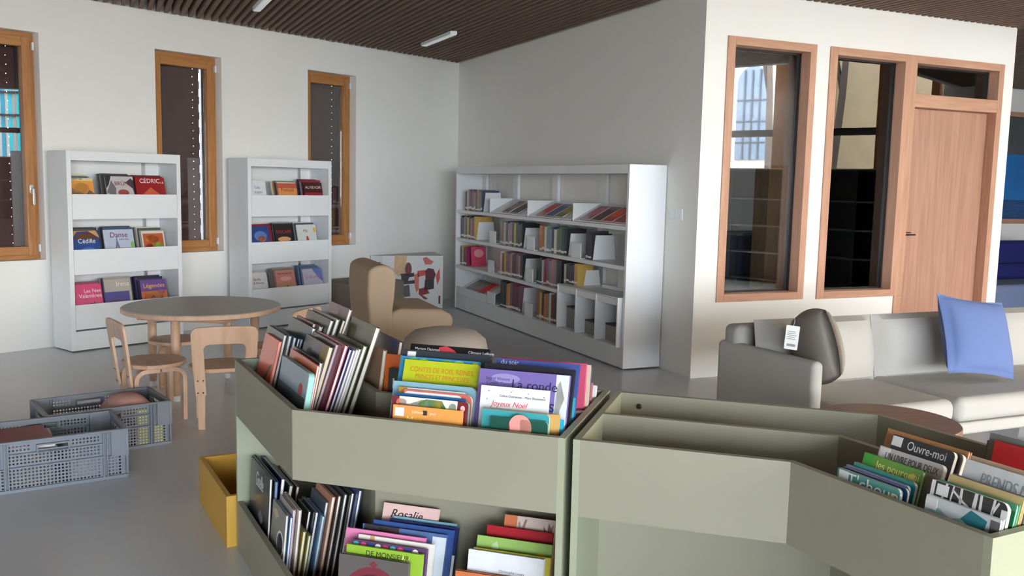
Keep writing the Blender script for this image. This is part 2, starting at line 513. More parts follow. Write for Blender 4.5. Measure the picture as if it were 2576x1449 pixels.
# ---- narrow timber windows of the window wall
_sl_w, _hx = 0.655 - 0.090, 0.655 - 0.155
_sm = MB()
_sm.box(0, _hx - 0.0025, 0, 0.003, 0, 0.0704).box(_hx + 0.0025, _sl_w, 0, 0.003, 0, 0.0704)
_sm.box(_hx - 0.0025, _hx + 0.0025, 0, 0.003, 0, 0.032).box(_hx - 0.0025, _hx + 0.0025, 0, 0.003, 0.037, 0.0704)
_slat_mesh = _sm.mesh('blind_slat')
_slat_mesh.materials.append(BLINDM)
_guide = mat('dark_blind_guide', (40, 38, 40), 0.5)
for n, (a, b) in enumerate(WINS):
    w = bpy.data.objects.new('window_%d' % (n + 1), None)
    C.objects.link(w)
    w.location, w.rotation_euler = W1.p(a, 0, 0), (0, 0, R(A1))
    structure(w, ['narrow oak window cut by the left edge with a lever handle', 'narrow oak window with closed dark blind between the two display shelves', 'narrow oak window with closed dark blind nearest the room corner'][n])
    W, h = b - a, WZ1 - WZ0
    for x0, x1 in ((0, 0.047), (W - 0.047, W)):
        MB().box(x0, x1, 0.10, 0.18, WZ0, WZ1).build('frame_stile', OAK1, w, bevel=0.003)
    for z0, z1 in ((WZ0, WZ0 + 0.047), (WZ1 - 0.047, WZ1)):
        MB().box(0.047, W - 0.047, 0.10, 0.18, z0, z1).build('frame_rail', OAK1H, w, bevel=0.003)
    i0, i1 = 0.034, 0.098
    for x0, x1 in ((i0, i1), (W - i1, W - i0)):
        MB().box(x0, x1, 0.078, 0.15, WZ0 + i0, WZ1 - i0).build('sash_stile', OAK1, w, bevel=0.004)
    for z0, z1 in ((WZ0 + i0, WZ0 + i1 + 0.006), (WZ1 - i1 - 0.012, WZ1 - i0)):
        MB().box(i1, W - i1, 0.078, 0.15, z0, z1).build('sash_rail', OAK1H, w, bevel=0.004)
    MB().box(i1, W - i1, 0.118, 0.124, WZ0 + i1, WZ1 - i1).build('glass_pane', GLASS, w)
    for x0, x1 in ((-0.02, 0.012), (W - (0.073 if n else 0.092), W + 0.02)):
        MB().box(x0, x1, 0.22, 0.26, WZ0 - 0.02, WZ1 + 0.02).build('blind_guide', _guide, w)
    for k in range(25):
        o = link('blind_slat', _slat_mesh, w, (0.0045 * ((k * 3) % 2), 0.235 + 0.002 * (k % 2), WZ0 + 0.02 + k * 0.0704))
    hd = MB()
    if n == 0:
        hx, hz = W - 0.064, 1.29
        hd.prism(rrect(0.028, 0.075, 0.012, hx - 0.014, hz - 0.055), 0.066, 0.078, 'y').box(hx - 0.009, hx + 0.009, 0.03, 0.066, hz - 0.026, hz - 0.008)
        hd.prism(rrect(0.018, 0.135, 0.008, hx - 0.009, hz - 0.145), 0.024, 0.036, 'y')
        hd.build('handle', STEEL, w, bevel=0.002)
    for z in (WZ0 + 0.09, WZ1 - 0.10):
        MB().box(W - 0.02, W - 0.006, 0.07, 0.1, z - 0.03, z + 0.03).build('hinge', LACQ, w, bevel=0.002)

# ---- outside the right glazing: cyan panels on rails and thin tree trunks
fen = thing('cyan_panel_fence', 'bright cyan panels on dark rails mirrored in the left window', 'fence', (15.2, 1.42, 0), R(-90))
_cy = [mat('cyan_panel', (40, 206, 226), 0.4), mat('pale_panel', (226, 240, 240), 0.5), mat('deep_cyan_panel', (20, 150, 185), 0.4), mat('grey_panel', (150, 160, 160), 0.6)]
for k in range(8):
    x = -0.36 + k * 0.09
    MB().box(x, x + (0.088 if k % 3 else 0.06), 0.0, 0.04, 0, 4.6).build('panel', _cy[(0, 3, 0, 1, 2, 1, 0, 3)[k]], fen)
for z in (2.9, 3.5, 4.1):
    MB().box(-0.36, 0.36, -0.06, 0.0, z, z + 0.05).build('rail', _guide, fen)
for j, (x, lean) in enumerate(((0.7, 0.2), (2.0, -0.15), (3.1, 0.2), (4.4, -0.2))):
    tr = MB().tube([(12.5, x, -0.1), (12.5, x + lean * 0.5, 1.6), (12.55, x + lean, 3.2), (12.5, x + lean * 1.6, 5.5)], [0.1, 0.08, 0.07, 0.03], 8).tube([(12.55, x + lean, 3.2), (12.5, x + lean - 0.2, 4.2), (12.5, x + lean - 0.3, 5.2)], [0.05, 0.035, 0.02], 7).build('tree_trunk', mat('bark', (92, 80, 72), 0.9, 0.2, 8), smooth=True)
    tag(tr, 'thin bare tree outside the right glazing, %s from the near end' % ORD[j], 'tree', 'bare trees outside the glazing')

# ---- oak windows and door in the office wall
def frame_set(name, label, members, rails, pane, loc=W3.o):
    w = bpy.data.objects.new(name, None)
    C.objects.link(w)
    w.location, w.rotation_euler = loc, (0, 0, R(A3))
    structure(w, label)
    for (x0, x1, z0, z1) in members:
        MB().box(x0, x1, -0.012, 0.14, z0, z1).build('frame_stile', OAK2, w, bevel=0.002)
    for (x0, x1, z0, z1) in rails:
        MB().box(x0, x1, -0.012, 0.14, z0, z1).build('frame_rail', OAKH, w, bevel=0.002)
    for (x0, x1, z0, z1) in pane:
        MB().box(x0, x1, 0.105, 0.111, z0, z1).build('glass_pane', GLASS, w)
        g = MB()
        t = 0.012
        g.box(x0, x0 + t, 0.09, 0.12, z0, z1).box(x1 - t, x1, 0.09, 0.12, z0, z1).box(x0, x1, 0.09, 0.12, z0, z0 + t).box(x0, x1, 0.09, 0.12, z1 - t, z1)
        g.build('gasket', BLACKM, w)
    return w
frame_set('window_4', 'oak framed office window standing alone near the wall corner',
          [(0.195, 0.262, 0.56, 2.49), (0.955, 1.015, 0.56, 2.49)], [(0.262, 0.955, 0.56, 0.618), (0.262, 0.955, 2.43, 2.49)], [(0.262, 0.955, 0.618, 2.43)])
frame_set('window_5', 'oak framed office window joined to the door frame',
          [(1.15, 1.222, 0.555, 2.49), (1.925, 2.055, 0.555, 2.49)], [(1.222, 1.925, 0.555, 0.612), (1.222, 1.925, 2.43, 2.49)], [(1.222, 1.925, 0.612, 2.43)])
d = frame_set('door_1', 'closed oak veneer office door with a glazed transom above',
              [(1.97, 2.055, 0.0, 0.555), (3.0, 3.06, 0.0, 2.49)], [(2.055, 3.0, 2.43, 2.49), (2.055, 3.0, 2.085, 2.19)], [(2.055, 3.0, 2.19, 2.43)])
MB().box(2.058, 2.997, 0.075, 0.12, 0.008, 2.083).build('door_leaf', DOORM, d, bevel=0.002)
_h = MB()
_h.box(2.085, 2.20, 0.02, 0.032, 1.048, 1.06).box(2.085, 2.097, 0.02, 0.075, 1.048, 1.06).box(2.085, 2.20, 0.07, 0.075, 1.066, 1.074)
_h.build('door_handle', BLACKM, d)

# ---- inside the dark office: a pine cupboard and a cabinet
_oc = MB().box(1.70, 1.92, 1.28, 1.48, 0, 1.62).build('timber_cupboard', wood('knotty_pine', (98, 72, 38), (128, 98, 58), 0.5, (8, 8, 1), 3), loc=W3.o, rotz=R(A3))
tag(_oc, 'narrow tall knotty pine cupboard seen through the first office window', 'cupboard')
cab = thing('office_cabinet', 'dark blue office cabinet behind the glass of the first oak window', 'cabinet', W3.p(1.66, 1.66), R(A3))
MB().box(0, 0.55, 0, 0.42, 0, 0.95).build('body', mat('dark_blue_cabinet', (34, 38, 56), 0.5), cab)
MB().box(0.01, 0.54, -0.02, 0, 0.03, 0.93).build('door', mat('dark_blue_cabinet', (34, 38, 56), 0.5), cab)
MB().box(-0.01, 0.56, -0.02, 0.43, 0.95, 0.975).build('top', mat('grey_cabinet_top', (90, 92, 96), 0.5), cab)

ch = thing('church_exterior', 'sandstone church wall with a tall arched window mirrored in the office glass', 'building', (16.0, -0.21, 0), R(-90))
MB().box(-9, 9, 0, 0.6, -0.1, 11).build('wall', mat('sandstone', (222, 196, 160), 0.9, 0.12, 2.5, 0.4, 30), ch)
def arch(hw, z0, zs, n=14):
    return [(-hw, z0), (hw, z0)] + [(hw * cos(pi * i / n), zs + hw * sin(pi * i / n)) for i in range(n + 1)]
MB().prism(arch(0.62, 1.9, 3.92), -0.10, 0.05, 'y').build('stone_surround', mat('pale_stone', (240, 236, 226), 0.9, 0.05, 3), ch)
MB().prism(arch(0.40, 2.1, 3.92), -0.14, 0.02, 'y').build('arched_glass', mat('leaded_glass', (110, 126, 146), 0.4, 0.15, 9), ch)
_tr = MB()
for x in (-0.2, 0, 0.2):
    _tr.box(x - 0.02, x + 0.02, -0.17, -0.13, 2.1, 4.22)
for z in (2.5, 3.0, 3.5):
    _tr.box(-0.39, 0.39, -0.17, -0.13, z, z + 0.03)
_tr.build('tracery', mat('lead_bars', (66, 76, 90), 0.5), ch)

# ---- far wall: wide framed window whose blue reflection is painted on flat panels, seen past the office corner
w = frame_set('window_8', 'wide oak framed window with a painted blue reflection on the far wall', [], [], [])
for x0, x1 in ((5.6, 5.66), (9.14, 9.2)):
    MB().box(x0, x1, 3.06, 3.2, 1.01, 2.5).build('frame_stile', OAK2, w)
for z0, z1 in ((1.01, 1.075), (2.44, 2.5)):
    MB().box(5.66, 9.14, 3.06, 3.2, z0, z1).build('frame_rail', OAKH, w)
MB().box(5.66, 9.14, 3.13, 3.15, 1.94, 2.44).build('dark_panel', mat('dark_grey_panel', (84, 88, 90), 0.25, 0.1, 3), w)
MB().box(5.66, 9.14, 3.12, 3.15, 1.33, 1.94).build('painted_reflection_upper', mat('painted_blue_reflection', (34, 120, 196), 0.3, 0.15, 2), w)  # reflection in the window glass, put in as plain blue colour
MB().box(5.66, 9.14, 3.12, 3.15, 1.075, 1.33).build('painted_reflection_lower', mat('painted_sea_reflection', (40, 82, 134), 0.3, 0.2, 6, stretch=(1, 1, 8)), w)

# ---- slim lamps between the ceiling slats
for (p, lab) in (((-0.772, 9.13), 'slim white strip lamp in the slatted ceiling near the room corner'), ((-1.984, 7.38), 'slim white strip lamp cut by the top edge of the picture')):
    t = thing('strip_lamp', lab, 'lamp', (p[0], p[1], CEIL), R(A2), 'strip lamps in the slatted ceiling')
    MB().box(-0.43, 0.43, -0.033, 0.033, -0.03, 0).build('housing', LACQ, t)
    MB().box(-0.42, 0.42, -0.025, 0.025, -0.036, -0.03).build('diffuser', DIFF, t)

# ================================================================== FURNITURE
# ---- sage green book troughs: angled units, two tiers on both sides of a spine panel
T = 0.019
BIN_H, UP0, LOW1, BASE_UP, BASE_LOW = 0.73, 0.52, 0.19, 0.535, 0.03
DEPTH = 0.62

def isect(p, d, q, e):
    """intersection in plan of p+t*d and q+u*e"""
    den = d.x * e.y - d.y * e.x
    t = ((q.x - p.x) * e.y - (q.y - p.y) * e.x) / den
    return p + d * t

def bin_unit(label, name, P0, a0, L0, a1, L1, mate):
    """P0: free front end of arm one; a0 its direction; the fold follows after L0, arm two runs along a1 for L1.
    Rear is to the left of the direction."""
    t = thing(name, label, 'book bin', (0, 0, 0), 0, 'sage green book troughs')
    d0, d1, n0, n1 = az(a0), az(a1), az(a0 + 90), az(a1 + 90)
    P1 = P0 + d0 * L0
    P2 = P1 + d1 * L1
    def line(off):
        """plan polyline parallel to the front at depth off: end0, fold, end1"""
        q0, q1 = P0 + n0 * off, P2 + n1 * off
        return q0, isect(q0, d0, q1, d1), q1
    def strip(nm, o0, o1, z0, z1, m, inset=T):
        a, b = line(o0), line(o1)
        for arm, (i, j, dd) in enumerate(((0, 1, d0), (1, 2, d1))):
            A0, A1_, B0, B1 = a[i].copy(), a[j].copy(), b[i].copy(), b[j].copy()
            if arm == 0:
                A0 += dd * inset; B0 += dd * inset
            else:
                A1_ -= dd * inset; B1 -= dd * inset
            k = MB().hexa([(p.x, p.y, z) for z in (z0, z1) for p in (A0, A1_, B1, B0)])
            k.build(nm, m, t, fix=True)
    strip('front_panel', 0.0, T, UP0, BIN_H, SAGE)
    strip('rear_panel', DEPTH - T, DEPTH, UP0, BIN_H, SAGE)
    strip('low_front_panel', 0.0, T, 0.0, LOW1, SAGE)
    strip('low_rear_panel', DEPTH - T, DEPTH, 0.0, LOW1, SAGE)
    strip('spine_panel', DEPTH / 2 - T / 2, DEPTH / 2 + T / 2, 0.0, BIN_H, SAGE)
    strip('trough_floor', T, DEPTH / 2 - T / 2, BASE_UP - 0.015, BASE_UP, SAGE)
    strip('trough_floor', DEPTH / 2 + T / 2, DEPTH - T, BASE_UP - 0.015, BASE_UP, SAGE)
    strip('low_trough_floor', T, DEPTH / 2 - T / 2, BASE_LOW - 0.02, BASE_LOW, SAGE)
    strip('low_trough_floor', DEPTH / 2 + T / 2, DEPTH - T, BASE_LOW - 0.02, BASE_LOW, SAGE)
    for (q, dd, nn) in ((P0, d0, n0), (P2 - d1 * T, d1, n1)):
        c = [q, q + dd * T, q + dd * T + nn * DEPTH, q + nn * DEPTH]
        MB().hexa([(p.x, p.y, z) for z in (0.0, BIN_H) for p in c]).build('end_panel', SAGE_EDGE, t, fix=True)
    return t
FA = Vector((-0.634, 2.615, 0))                       # fold of the convex unit
FB = FA + az(118) * 0.83                              # its far front end
F1 = FA + az(-17) * 0.82
U1 = bin_unit('sage green two tier book trough packed with picture books', 'book_trough', FB, -62, 0.83, -17, 0.82, None)
F2 = F1 + az(-17) * 0.022
F2A = F2 + az(-17) * 0.553
U2 = bin_unit('sage green book trough with empty front arm and books at the right', 'book_trough', F2, -17, 0.553, -62, 0.54, None)
# bolt heads on the inner rear panel of the second unit
for s in (0.03,):
    p = F2 + az(-17) * (s + 0.05) + az(73) * (DEPTH - T - 0.003)
    b = MB().lathe([(0.0085, 0), (0.0085, 0.004), (0.005, 0.006)], 12).build('bolt', SCREWM, U2, smooth=False)
    b.matrix_local = Matrix.Translation((p.x, p.y, 0.69)) @ Matrix.Rotation(R(-17), 4, 'Z') @ Matrix.Rotation(R(90), 4, 'X')
ARM = {'1A': Fr(FA, -17), '1B': Fr(FB, -62), '2A': Fr(F2, -17), '2B': Fr(F2A, -62)}   # y = depth from the front

# ---- low mustard bin behind it
yb = thing('low_book_box', 'low mustard yellow book box behind the green trough', 'book box', (-1.334, 3.839, 0), R(-61.0))
for nm, bx in (('front_panel', (0, 0.56, 0, T, 0, 0.2)), ('rear_panel', (0, 0.56, 0.36, 0.36 + T, 0, 0.2)), ('end_panel', (0, T, T, 0.36, 0, 0.2)), ('end_panel', (0.56 - T, 0.56, T, 0.36, 0, 0.2)), ('bottom', (T, 0.56 - T, T, 0.36, 0.004, 0.02))):
    MB().box(*bx).build(nm, MUST, yb)

# ---- two white display shelves with tilted lips
def display_shelf(s0, s1, label):
    t = thing('display_shelf', label, 'shelf', W1.p(s0, -0.371), R(A1), 'white display shelves on the window wall')
    w, dp, h = s1 - s0, 0.305, 1.58
    for x0, x1 in ((0, 0.036), (w - 0.036, w)):
        MB().box(x0, x1, 0, dp, 0.012, h).build('side_panel', LACQ, t, bevel=0.002)
    MB().box(0.036, w - 0.036, 0, dp, h - 0.075, h).build('top_panel', LACQ, t, bevel=0.002)
    MB().box(0.036, w - 0.036, dp - 0.012, dp, 0.17, h - 0.075).build('back_panel', LACQ_IN, t)
    MB().box(w - 0.19, w - 0.165, dp - 0.03, dp - 0.012, 0.17, h - 0.075).build('slotted_rail', STEEL, t)
    MB().box(0.036, w - 0.036, 0.002, dp, 0.012, 0.163).build('plinth', LACQ, t)
    for z1 in (1.245, 0.81, 0.375):
        l = MB().box(0.038, w - 0.038, 0.0, 0.01, z1 - 0.198, z1).build('front_lip', LACQ, t, bevel=0.002)
        MB().box(0.038, w - 0.038, 0.01, dp - 0.012, z1 - 0.198, z1 - 0.188).build('tray_floor', LACQ, t)
    return t
DS = [display_shelf(-4.847, -3.883, 'white metal display shelf standing before the second window'), display_shelf(-3.213, -2.243, 'white metal display shelf standing before the third window')]

# ---- long white bookcase on the shaded wall
bc = thing('bookcase', 'long white four bay bookcase along the shaded wall', 'bookcase', W2.p(0.405, 0.005), R(A2))
BL, BD, BH = 3.635, 0.33, 1.565
MB().box(0, 0.03, 0, BD, 0.012, BH).build('end_panel', LACQ, bc, bevel=0.002)
MB().box(BL - 0.03, BL, 0, BD, 0.012, BH).build('end_panel', LACQ, bc, bevel=0.002)
MB().box(0.03, BL - 0.03, 0, BD, BH - 0.07, BH).build('top_panel', LACQ, bc, bevel=0.002)
MB().box(0.03, BL - 0.03, 0.01, BD - 0.008, 0.012, 0.165).build('plinth', LACQ, bc)
BAYS = [BL - 0.03, BL - 0.03 - 0.894, BL - 0.03 - 1.788, BL - 0.03 - 2.682, 0.03]      # x of bay borders, bay one next to the room corner
for k in range(4):
    x1, x0 = BAYS[k], BAYS[k + 1]
    for z in (1.10, 0.795, 0.495):
        if z < 0.5 and k == 3:
            continue
        MB().box((1.07 if z < 0.5 and k == 2 else x0 + 0.001), x1 - 0.001, 0.03, BD - 0.003, z - 0.032, z).build('shelf_board', LACQ, bc, bevel=0.002)
    MB().box(x0 + 0.001, x1 - 0.001, 0.0, BD - 0.003, 0.165, 0.172).build('shelf_board', LACQ, bc)
for x in (BAYS[0] - 0.05, BAYS[1], BAYS[2], BAYS[3], BAYS[4] + 0.05):
    MB().box(x - 0.06, x + 0.06, 0.0, 0.03, 0.172, BH - 0.07).build('upright', LACQ, bc)
SH = Fr(W2.p(0.405, 0.005), A2)      # bookcase frame: x from the near end to the corner, y towards the room
# viewed from the room the corner end is on the left, so left-to-right is falling x
for k in (1, 2, 3):                    # sloping display trays on the top shelf
    x1, x0 = BAYS[k] - 0.03, BAYS[k + 1] + 0.02
    m = MB().hexa([(x0, 0.07, 1.235), (x1, 0.07, 1.235), (x1, 0.315, 1.103), (x0, 0.315, 1.103), (x0, 0.07, 1.243), (x1, 0.07, 1.243), (x1, 0.315, 1.111), (x0, 0.315, 1.111)])
    m.build('sloping_tray', LACQ, bc, fix=True)
    MB().hexa([(x1, 0.05, 1.101), (x1 + 0.008, 0.05, 1.101), (x1 + 0.008, 0.32, 1.101), (x1, 0.32, 1.101), (x1, 0.05, 1.25), (x1 + 0.008, 0.05, 1.25), (x1 + 0.008, 0.32, 1.25), (x1, 0.32, 1.25)]).build('tray_cheek', LACQ, bc, fix=True)
MB().hexa([(BAYS[1] + 0.02, 0.07, 0.33), (BAYS[0] - 0.02, 0.07, 0.33), (BAYS[0] - 0.02, 0.31, 0.20), (BAYS[1] + 0.02, 0.31, 0.20), (BAYS[1] + 0.02, 0.07, 0.338), (BAYS[0] - 0.02, 0.07, 0.338), (BAYS[0] - 0.02, 0.31, 0.208), (BAYS[1] + 0.02, 0.31, 0.208)]).build('sloping_tray', LACQ, bc, fix=True)
MB().box(BAYS[1] + 0.02, BAYS[0] - 0.02, 0.312, 0.322, 0.173, 0.255).build('tray_lip', LACQ, bc)
# small white label holders hooked on the shelf fronts
lh = []
for j, (s, z, w) in enumerate(((3.0, 0.797, 0.16), (2.11, 0.797, 0.16), (1.225, 0.797, 0.17), (3.03, 0.497, 0.15), (2.12, 0.497, 0.15), (3.015, 0.174, 0.2), (2.12, 0.174, 0.16))):
    o = MB().box(-w / 2, w / 2, 0, 0.006, 0, 0.125).box(-w / 2, w / 2, -0.05, 0, 0, 0.004).build('label_holder', LACQ, loc=W2.p(s, 0.322, z), rotz=R(A2))
    row, pos = (('second', j) if j < 3 else ('third', j - 3) if j < 5 else ('bottom', j - 5))
    tag(o, 'blank white label holder, %s from the left on the %s shelf of the bookcase' % (ORD[pos], row), 'label holder', 'label holders on the long bookcase')

# white divider box with three compartments at the near end of the lowest shelf
db = thing('divider_box', 'white three compartment box on the lowest shelf of the long bookcase', 'box', W2.p(0.445, 0.04, 0.1735), R(A2))
DX = [0.0, 0.335, 0.67, 1.0]
for x in DX:
    MB().box(x, x + 0.012, 0.0, 0.335, 0.0, 0.375).build('divider', LACQ, db)
MB().box(0.012, 1.0, 0.0, 0.012, 0.0, 0.375).build('back', LACQ, db)
MB().box(0.0, 1.012, 0.0, 0.335, 0.375, 0.383).build('top', LACQ, db)
for a, b in zip(DX[:-1], DX[1:]):
    MB().box(a + 0.013, b - 0.001, 0.30, 0.325, 0.32, 0.37).build('rail', LACQ, db)
    MB().box(a + 0.013, b - 0.001, 0.02, 0.33, 0.0, 0.01).build('tray', LACQ, db)
for j, (x, hh) in enumerate(((0.70, 0.17), (0.37, 0.10), (0.03, 0.12))):
    o = MB().box(0, 0.27, 0, 0.22, 0, hh).build('storage_case', mat('grey_card_case', (150, 146, 140), 0.8), loc=W2.p(0.445 + x + 0.012, 0.07, 0.185), rotz=R(A2), bevel=0.004)
    MB().box(-0.001, 0.271, -0.001, 0.221, hh, hh + 0.012).build('lid', mat('charcoal_lid', (58, 58, 62), 0.6), o)
    tag(o, 'grey case with dark lid in the %s compartment of the white divider box' % ['left', 'middle', 'right'][j], 'case', 'cases in the divider box')
br = MB().box(0, 0.36, 0, 0.03, 0, 0.03).box(0, 0.11, 0, 0.03, 0.03, 0.18).build('shelf_bracket', LACQ, loc=W2.p(0.72, 0.12, 0.558), rotz=R(A2), bevel=0.003)
tag(br, 'white angled bracket lying on top of the three compartment box', 'bracket')

# ---- round table with birch legs
tb = thing('round_table', 'low round children table with grey top and birch legs', 'table', (-2.035, 5.975, 0), R(-8))
MB().lathe([(0.492, 0.528), (0.50, 0.531), (0.50, 0.555), (0.496, 0.558)], 72).build('edge_band', BIRCH, tb, smooth=False)
MB().lathe([(0.496, 0.558), (0.494, 0.5605)], 72).build('table_top', LINO, tb)
_ap = MB()
for sx in (-1, 1):
    _ap.box(-0.3, 0.3, sx * 0.27 - 0.015, sx * 0.27 + 0.015, 0.49, 0.528)
    _ap.box(sx * 0.27 - 0.015, sx * 0.27 + 0.015, -0.255, 0.255, 0.49, 0.528)
_ap.build('apron', BIRCHH, tb)
for k in range(4):
    a = pi / 2 * k
    x, y = 0.36 * cos(a), 0.36 * sin(a)
    MB().lathe([(0.020, 0.0), (0.024, 0.06), (0.028, 0.35), (0.0285, 0.528)], 20, x, y).build('leg', BIRCH, tb, smooth=True)
    MB().lathe([(0.0205, 0.0), (0.0225, 0.035)], 20, x, y).build('leg_tip', LACQ, tb)

# ---- children chairs of bent birch plywood
def make_chair(label):
    t = thing('child_chair', label, 'chair', (0, 0, 0), 0, 'birch chairs at the round table')
    seat = [(0.185 * cos(a) * (1.0 if sin(a) > -0.5 else 0.97), 0.18 * max(-0.86, sin(a))) for a in [2 * pi * i / 40 for i in range(40)]]
    MB().prism(seat, 0.318, 0.342).build('seat', BIRCHH, t, bevel=0.004)
    # L legs: upright bar that bends inwards below the seat
    def leg_path(zt=0.315, ln=0.13):
        p = [(0, 0.0), (0, 0.13), (0, zt - 0.07)]
        for i in range(1, 7):
            a = pi / 2 * i / 6
            p.append((0.058 * (1 - cos(a)), zt - 0.07 + 0.058 * sin(a)))
        p.append((ln, zt - 0.012))
        return p
    for sx in (-1, 1):
        for (yy, dr) in ((0.135, -1), (-0.135, 1)):
            m = MB().sweep_rect(leg_path(), [0.036, 0.04, 0.045] + [0.045] * 7, 0.024)
            o = m.build('leg', BIRCH, t, bevel=0.002)
            o.location = (sx * 0.125, yy, 0)
            o.rotation_euler = (0, 0, 0 if dr > 0 else pi)
    # backrest: bent arch of plywood, fixed to the rear legs
    hw, zt = 0.178, 0.39
    out = [(-0.155, 0.0)] + [(-0.172, 0.2)]
    out += [(-hw + 0.04 * (1 - cos(pi / 2 * i / 5)) , zt - 0.04 + 0.04 * sin(pi / 2 * i / 5)) for i in range(6)]
    out += [(-0.06, zt + 0.003), (0.06, zt + 0.003)]
    out += [(hw - 0.04 * (1 - sin(pi / 2 * i / 5)), zt - 0.04 + 0.04 * cos(pi / 2 * i / 5)) for i in range(6)]
    out += [(0.172, 0.2), (0.155, 0.0), (0.098, 0.0), (0.108, 0.2)]
    out += [(0.112 - 0.03 * (1 - cos(pi / 2 * i / 5)), 0.262 + 0.03 * sin(pi / 2 * i / 5)) for i in range(6)]
    out += [(-0.112 + 0.03 * (1 - sin(pi / 2 * i / 5)), 0.262 + 0.03 * cos(pi / 2 * i / 5)) for i in range(6)]
    out += [(-0.108, 0.2), (-0.098, 0.0)]
    b = MB().prism(out, -0.008, 0.008, 'y').build('backrest', BIRCH, t, bevel=0.003, fix=True)
    b.location = (0, -0.158, 0.198)
    b.rotation_euler = (R(7), 0, 0)
    for sx in (-1, 1):
        for dx in (-0.014, 0.014):
            for zz in (0.018, 0.088):
                s = MB().lathe([(0.0045, 0), (0.0045, 0.002)], 10).build('screw', SCREWM, b)
                s.location = (sx * 0.129 + dx, -0.008, zz)
                s.rotation_euler = (R(90), 0, 0)
    return t
def copy_tree(o, parent=None):
    c = o.copy()
    C.objects.link(c)
    c.parent = parent
    for k in o.children:
        copy_tree(k, c)
    return c
ch0 = make_chair('birch chair with its back to the camera beside the green trough')
ch0.location, ch0.rotation_euler = (-1.645, 5.155, 0), (0, 0, R(111 - 90))
c2 = copy_tree(ch0)
c2['label'] = 'birch chair seen side-on at the left of the round table'
c2.location, c2.rotation_euler = (-2.07, 5.22, 0), (0, 0, R(38 - 90))
c3 = copy_tree(ch0)
c3['label'] = 'birch chair mostly hidden behind the piled books, right of the table'
c3.location, c3.rotation_euler = (-1.49, 5.80, 0), (0, 0, R(163 - 90))
st = thing('child_stool', 'round birch stool pushed under the table', 'stool', (-2.17, 5.87, 0), R(30))
MB().lathe([(0.165, 0.33), (0.17, 0.334), (0.17, 0.35), (0.166, 0.354)], 40).build('seat', BIRCHH, st)
for k in range(3):
    o = MB().sweep_rect([(0, 0.0), (0, 0.25), (0.015, 0.29), (0.045, 0.318), (0.11, 0.322)], [0.036, 0.044, 0.045, 0.045, 0.045], 0.022).build('leg', BIRCH, st, bevel=0.002)
    a = 2 * pi * k / 3
    o.location, o.rotation_euler = (0.15 * cos(a), 0.15 * sin(a), 0), (0, 0, a + pi / 2)

# ---- perforated grey crates
def perf_panel(w, h, holes, slot, y):
    """sheet along x (0..w) and z (0..h) with octagonal perforations; holes(i,j)->bool; slot = (x0,x1,z0,z1) handle opening"""
    m = MB()
    p = 0.015
    nx, nz = int(round(w / p)), int(round(h / p))
    px, pz = w / nx, h / nz
    for i in range(nx):
        for j in range(nz):
            x0, z0 = i * px, j * pz
            cx, cz = x0 + px / 2, z0 + pz / 2
            if slot and slot[0] < cx < slot[1] and slot[2] < cz < slot[3]:
                continue
            k = len(m.v)
            if holes(i, j, nx, nz):
                m.v += [(x0, y, z0), (x0 + px, y, z0), (x0 + px, y, z0 + pz), (x0, y, z0 + pz)]
                r = 0.0049
                m.v += [(cx + r * cos(pi / 4 * q - 3 * pi / 4), y, cz + r * sin(pi / 4 * q - 3 * pi / 4)) for q in range(8)]
                for e in range(4):
                    a, b = k + e, k + (e + 1) % 4
                    v0, v1, v2 = k + 4 + 2 * e, k + 4 + (2 * e + 1) % 8, k + 4 + (2 * e + 2) % 8
                    m.f += [(a, b, v2, v1, v0)]
            else:
                m.v += [(x0, y, z0), (x0 + px, y, z0), (x0 + px, y, z0 + pz), (x0, y, z0 + pz)]
                m.f.append((k, k + 1, k + 2, k + 3))
    return m
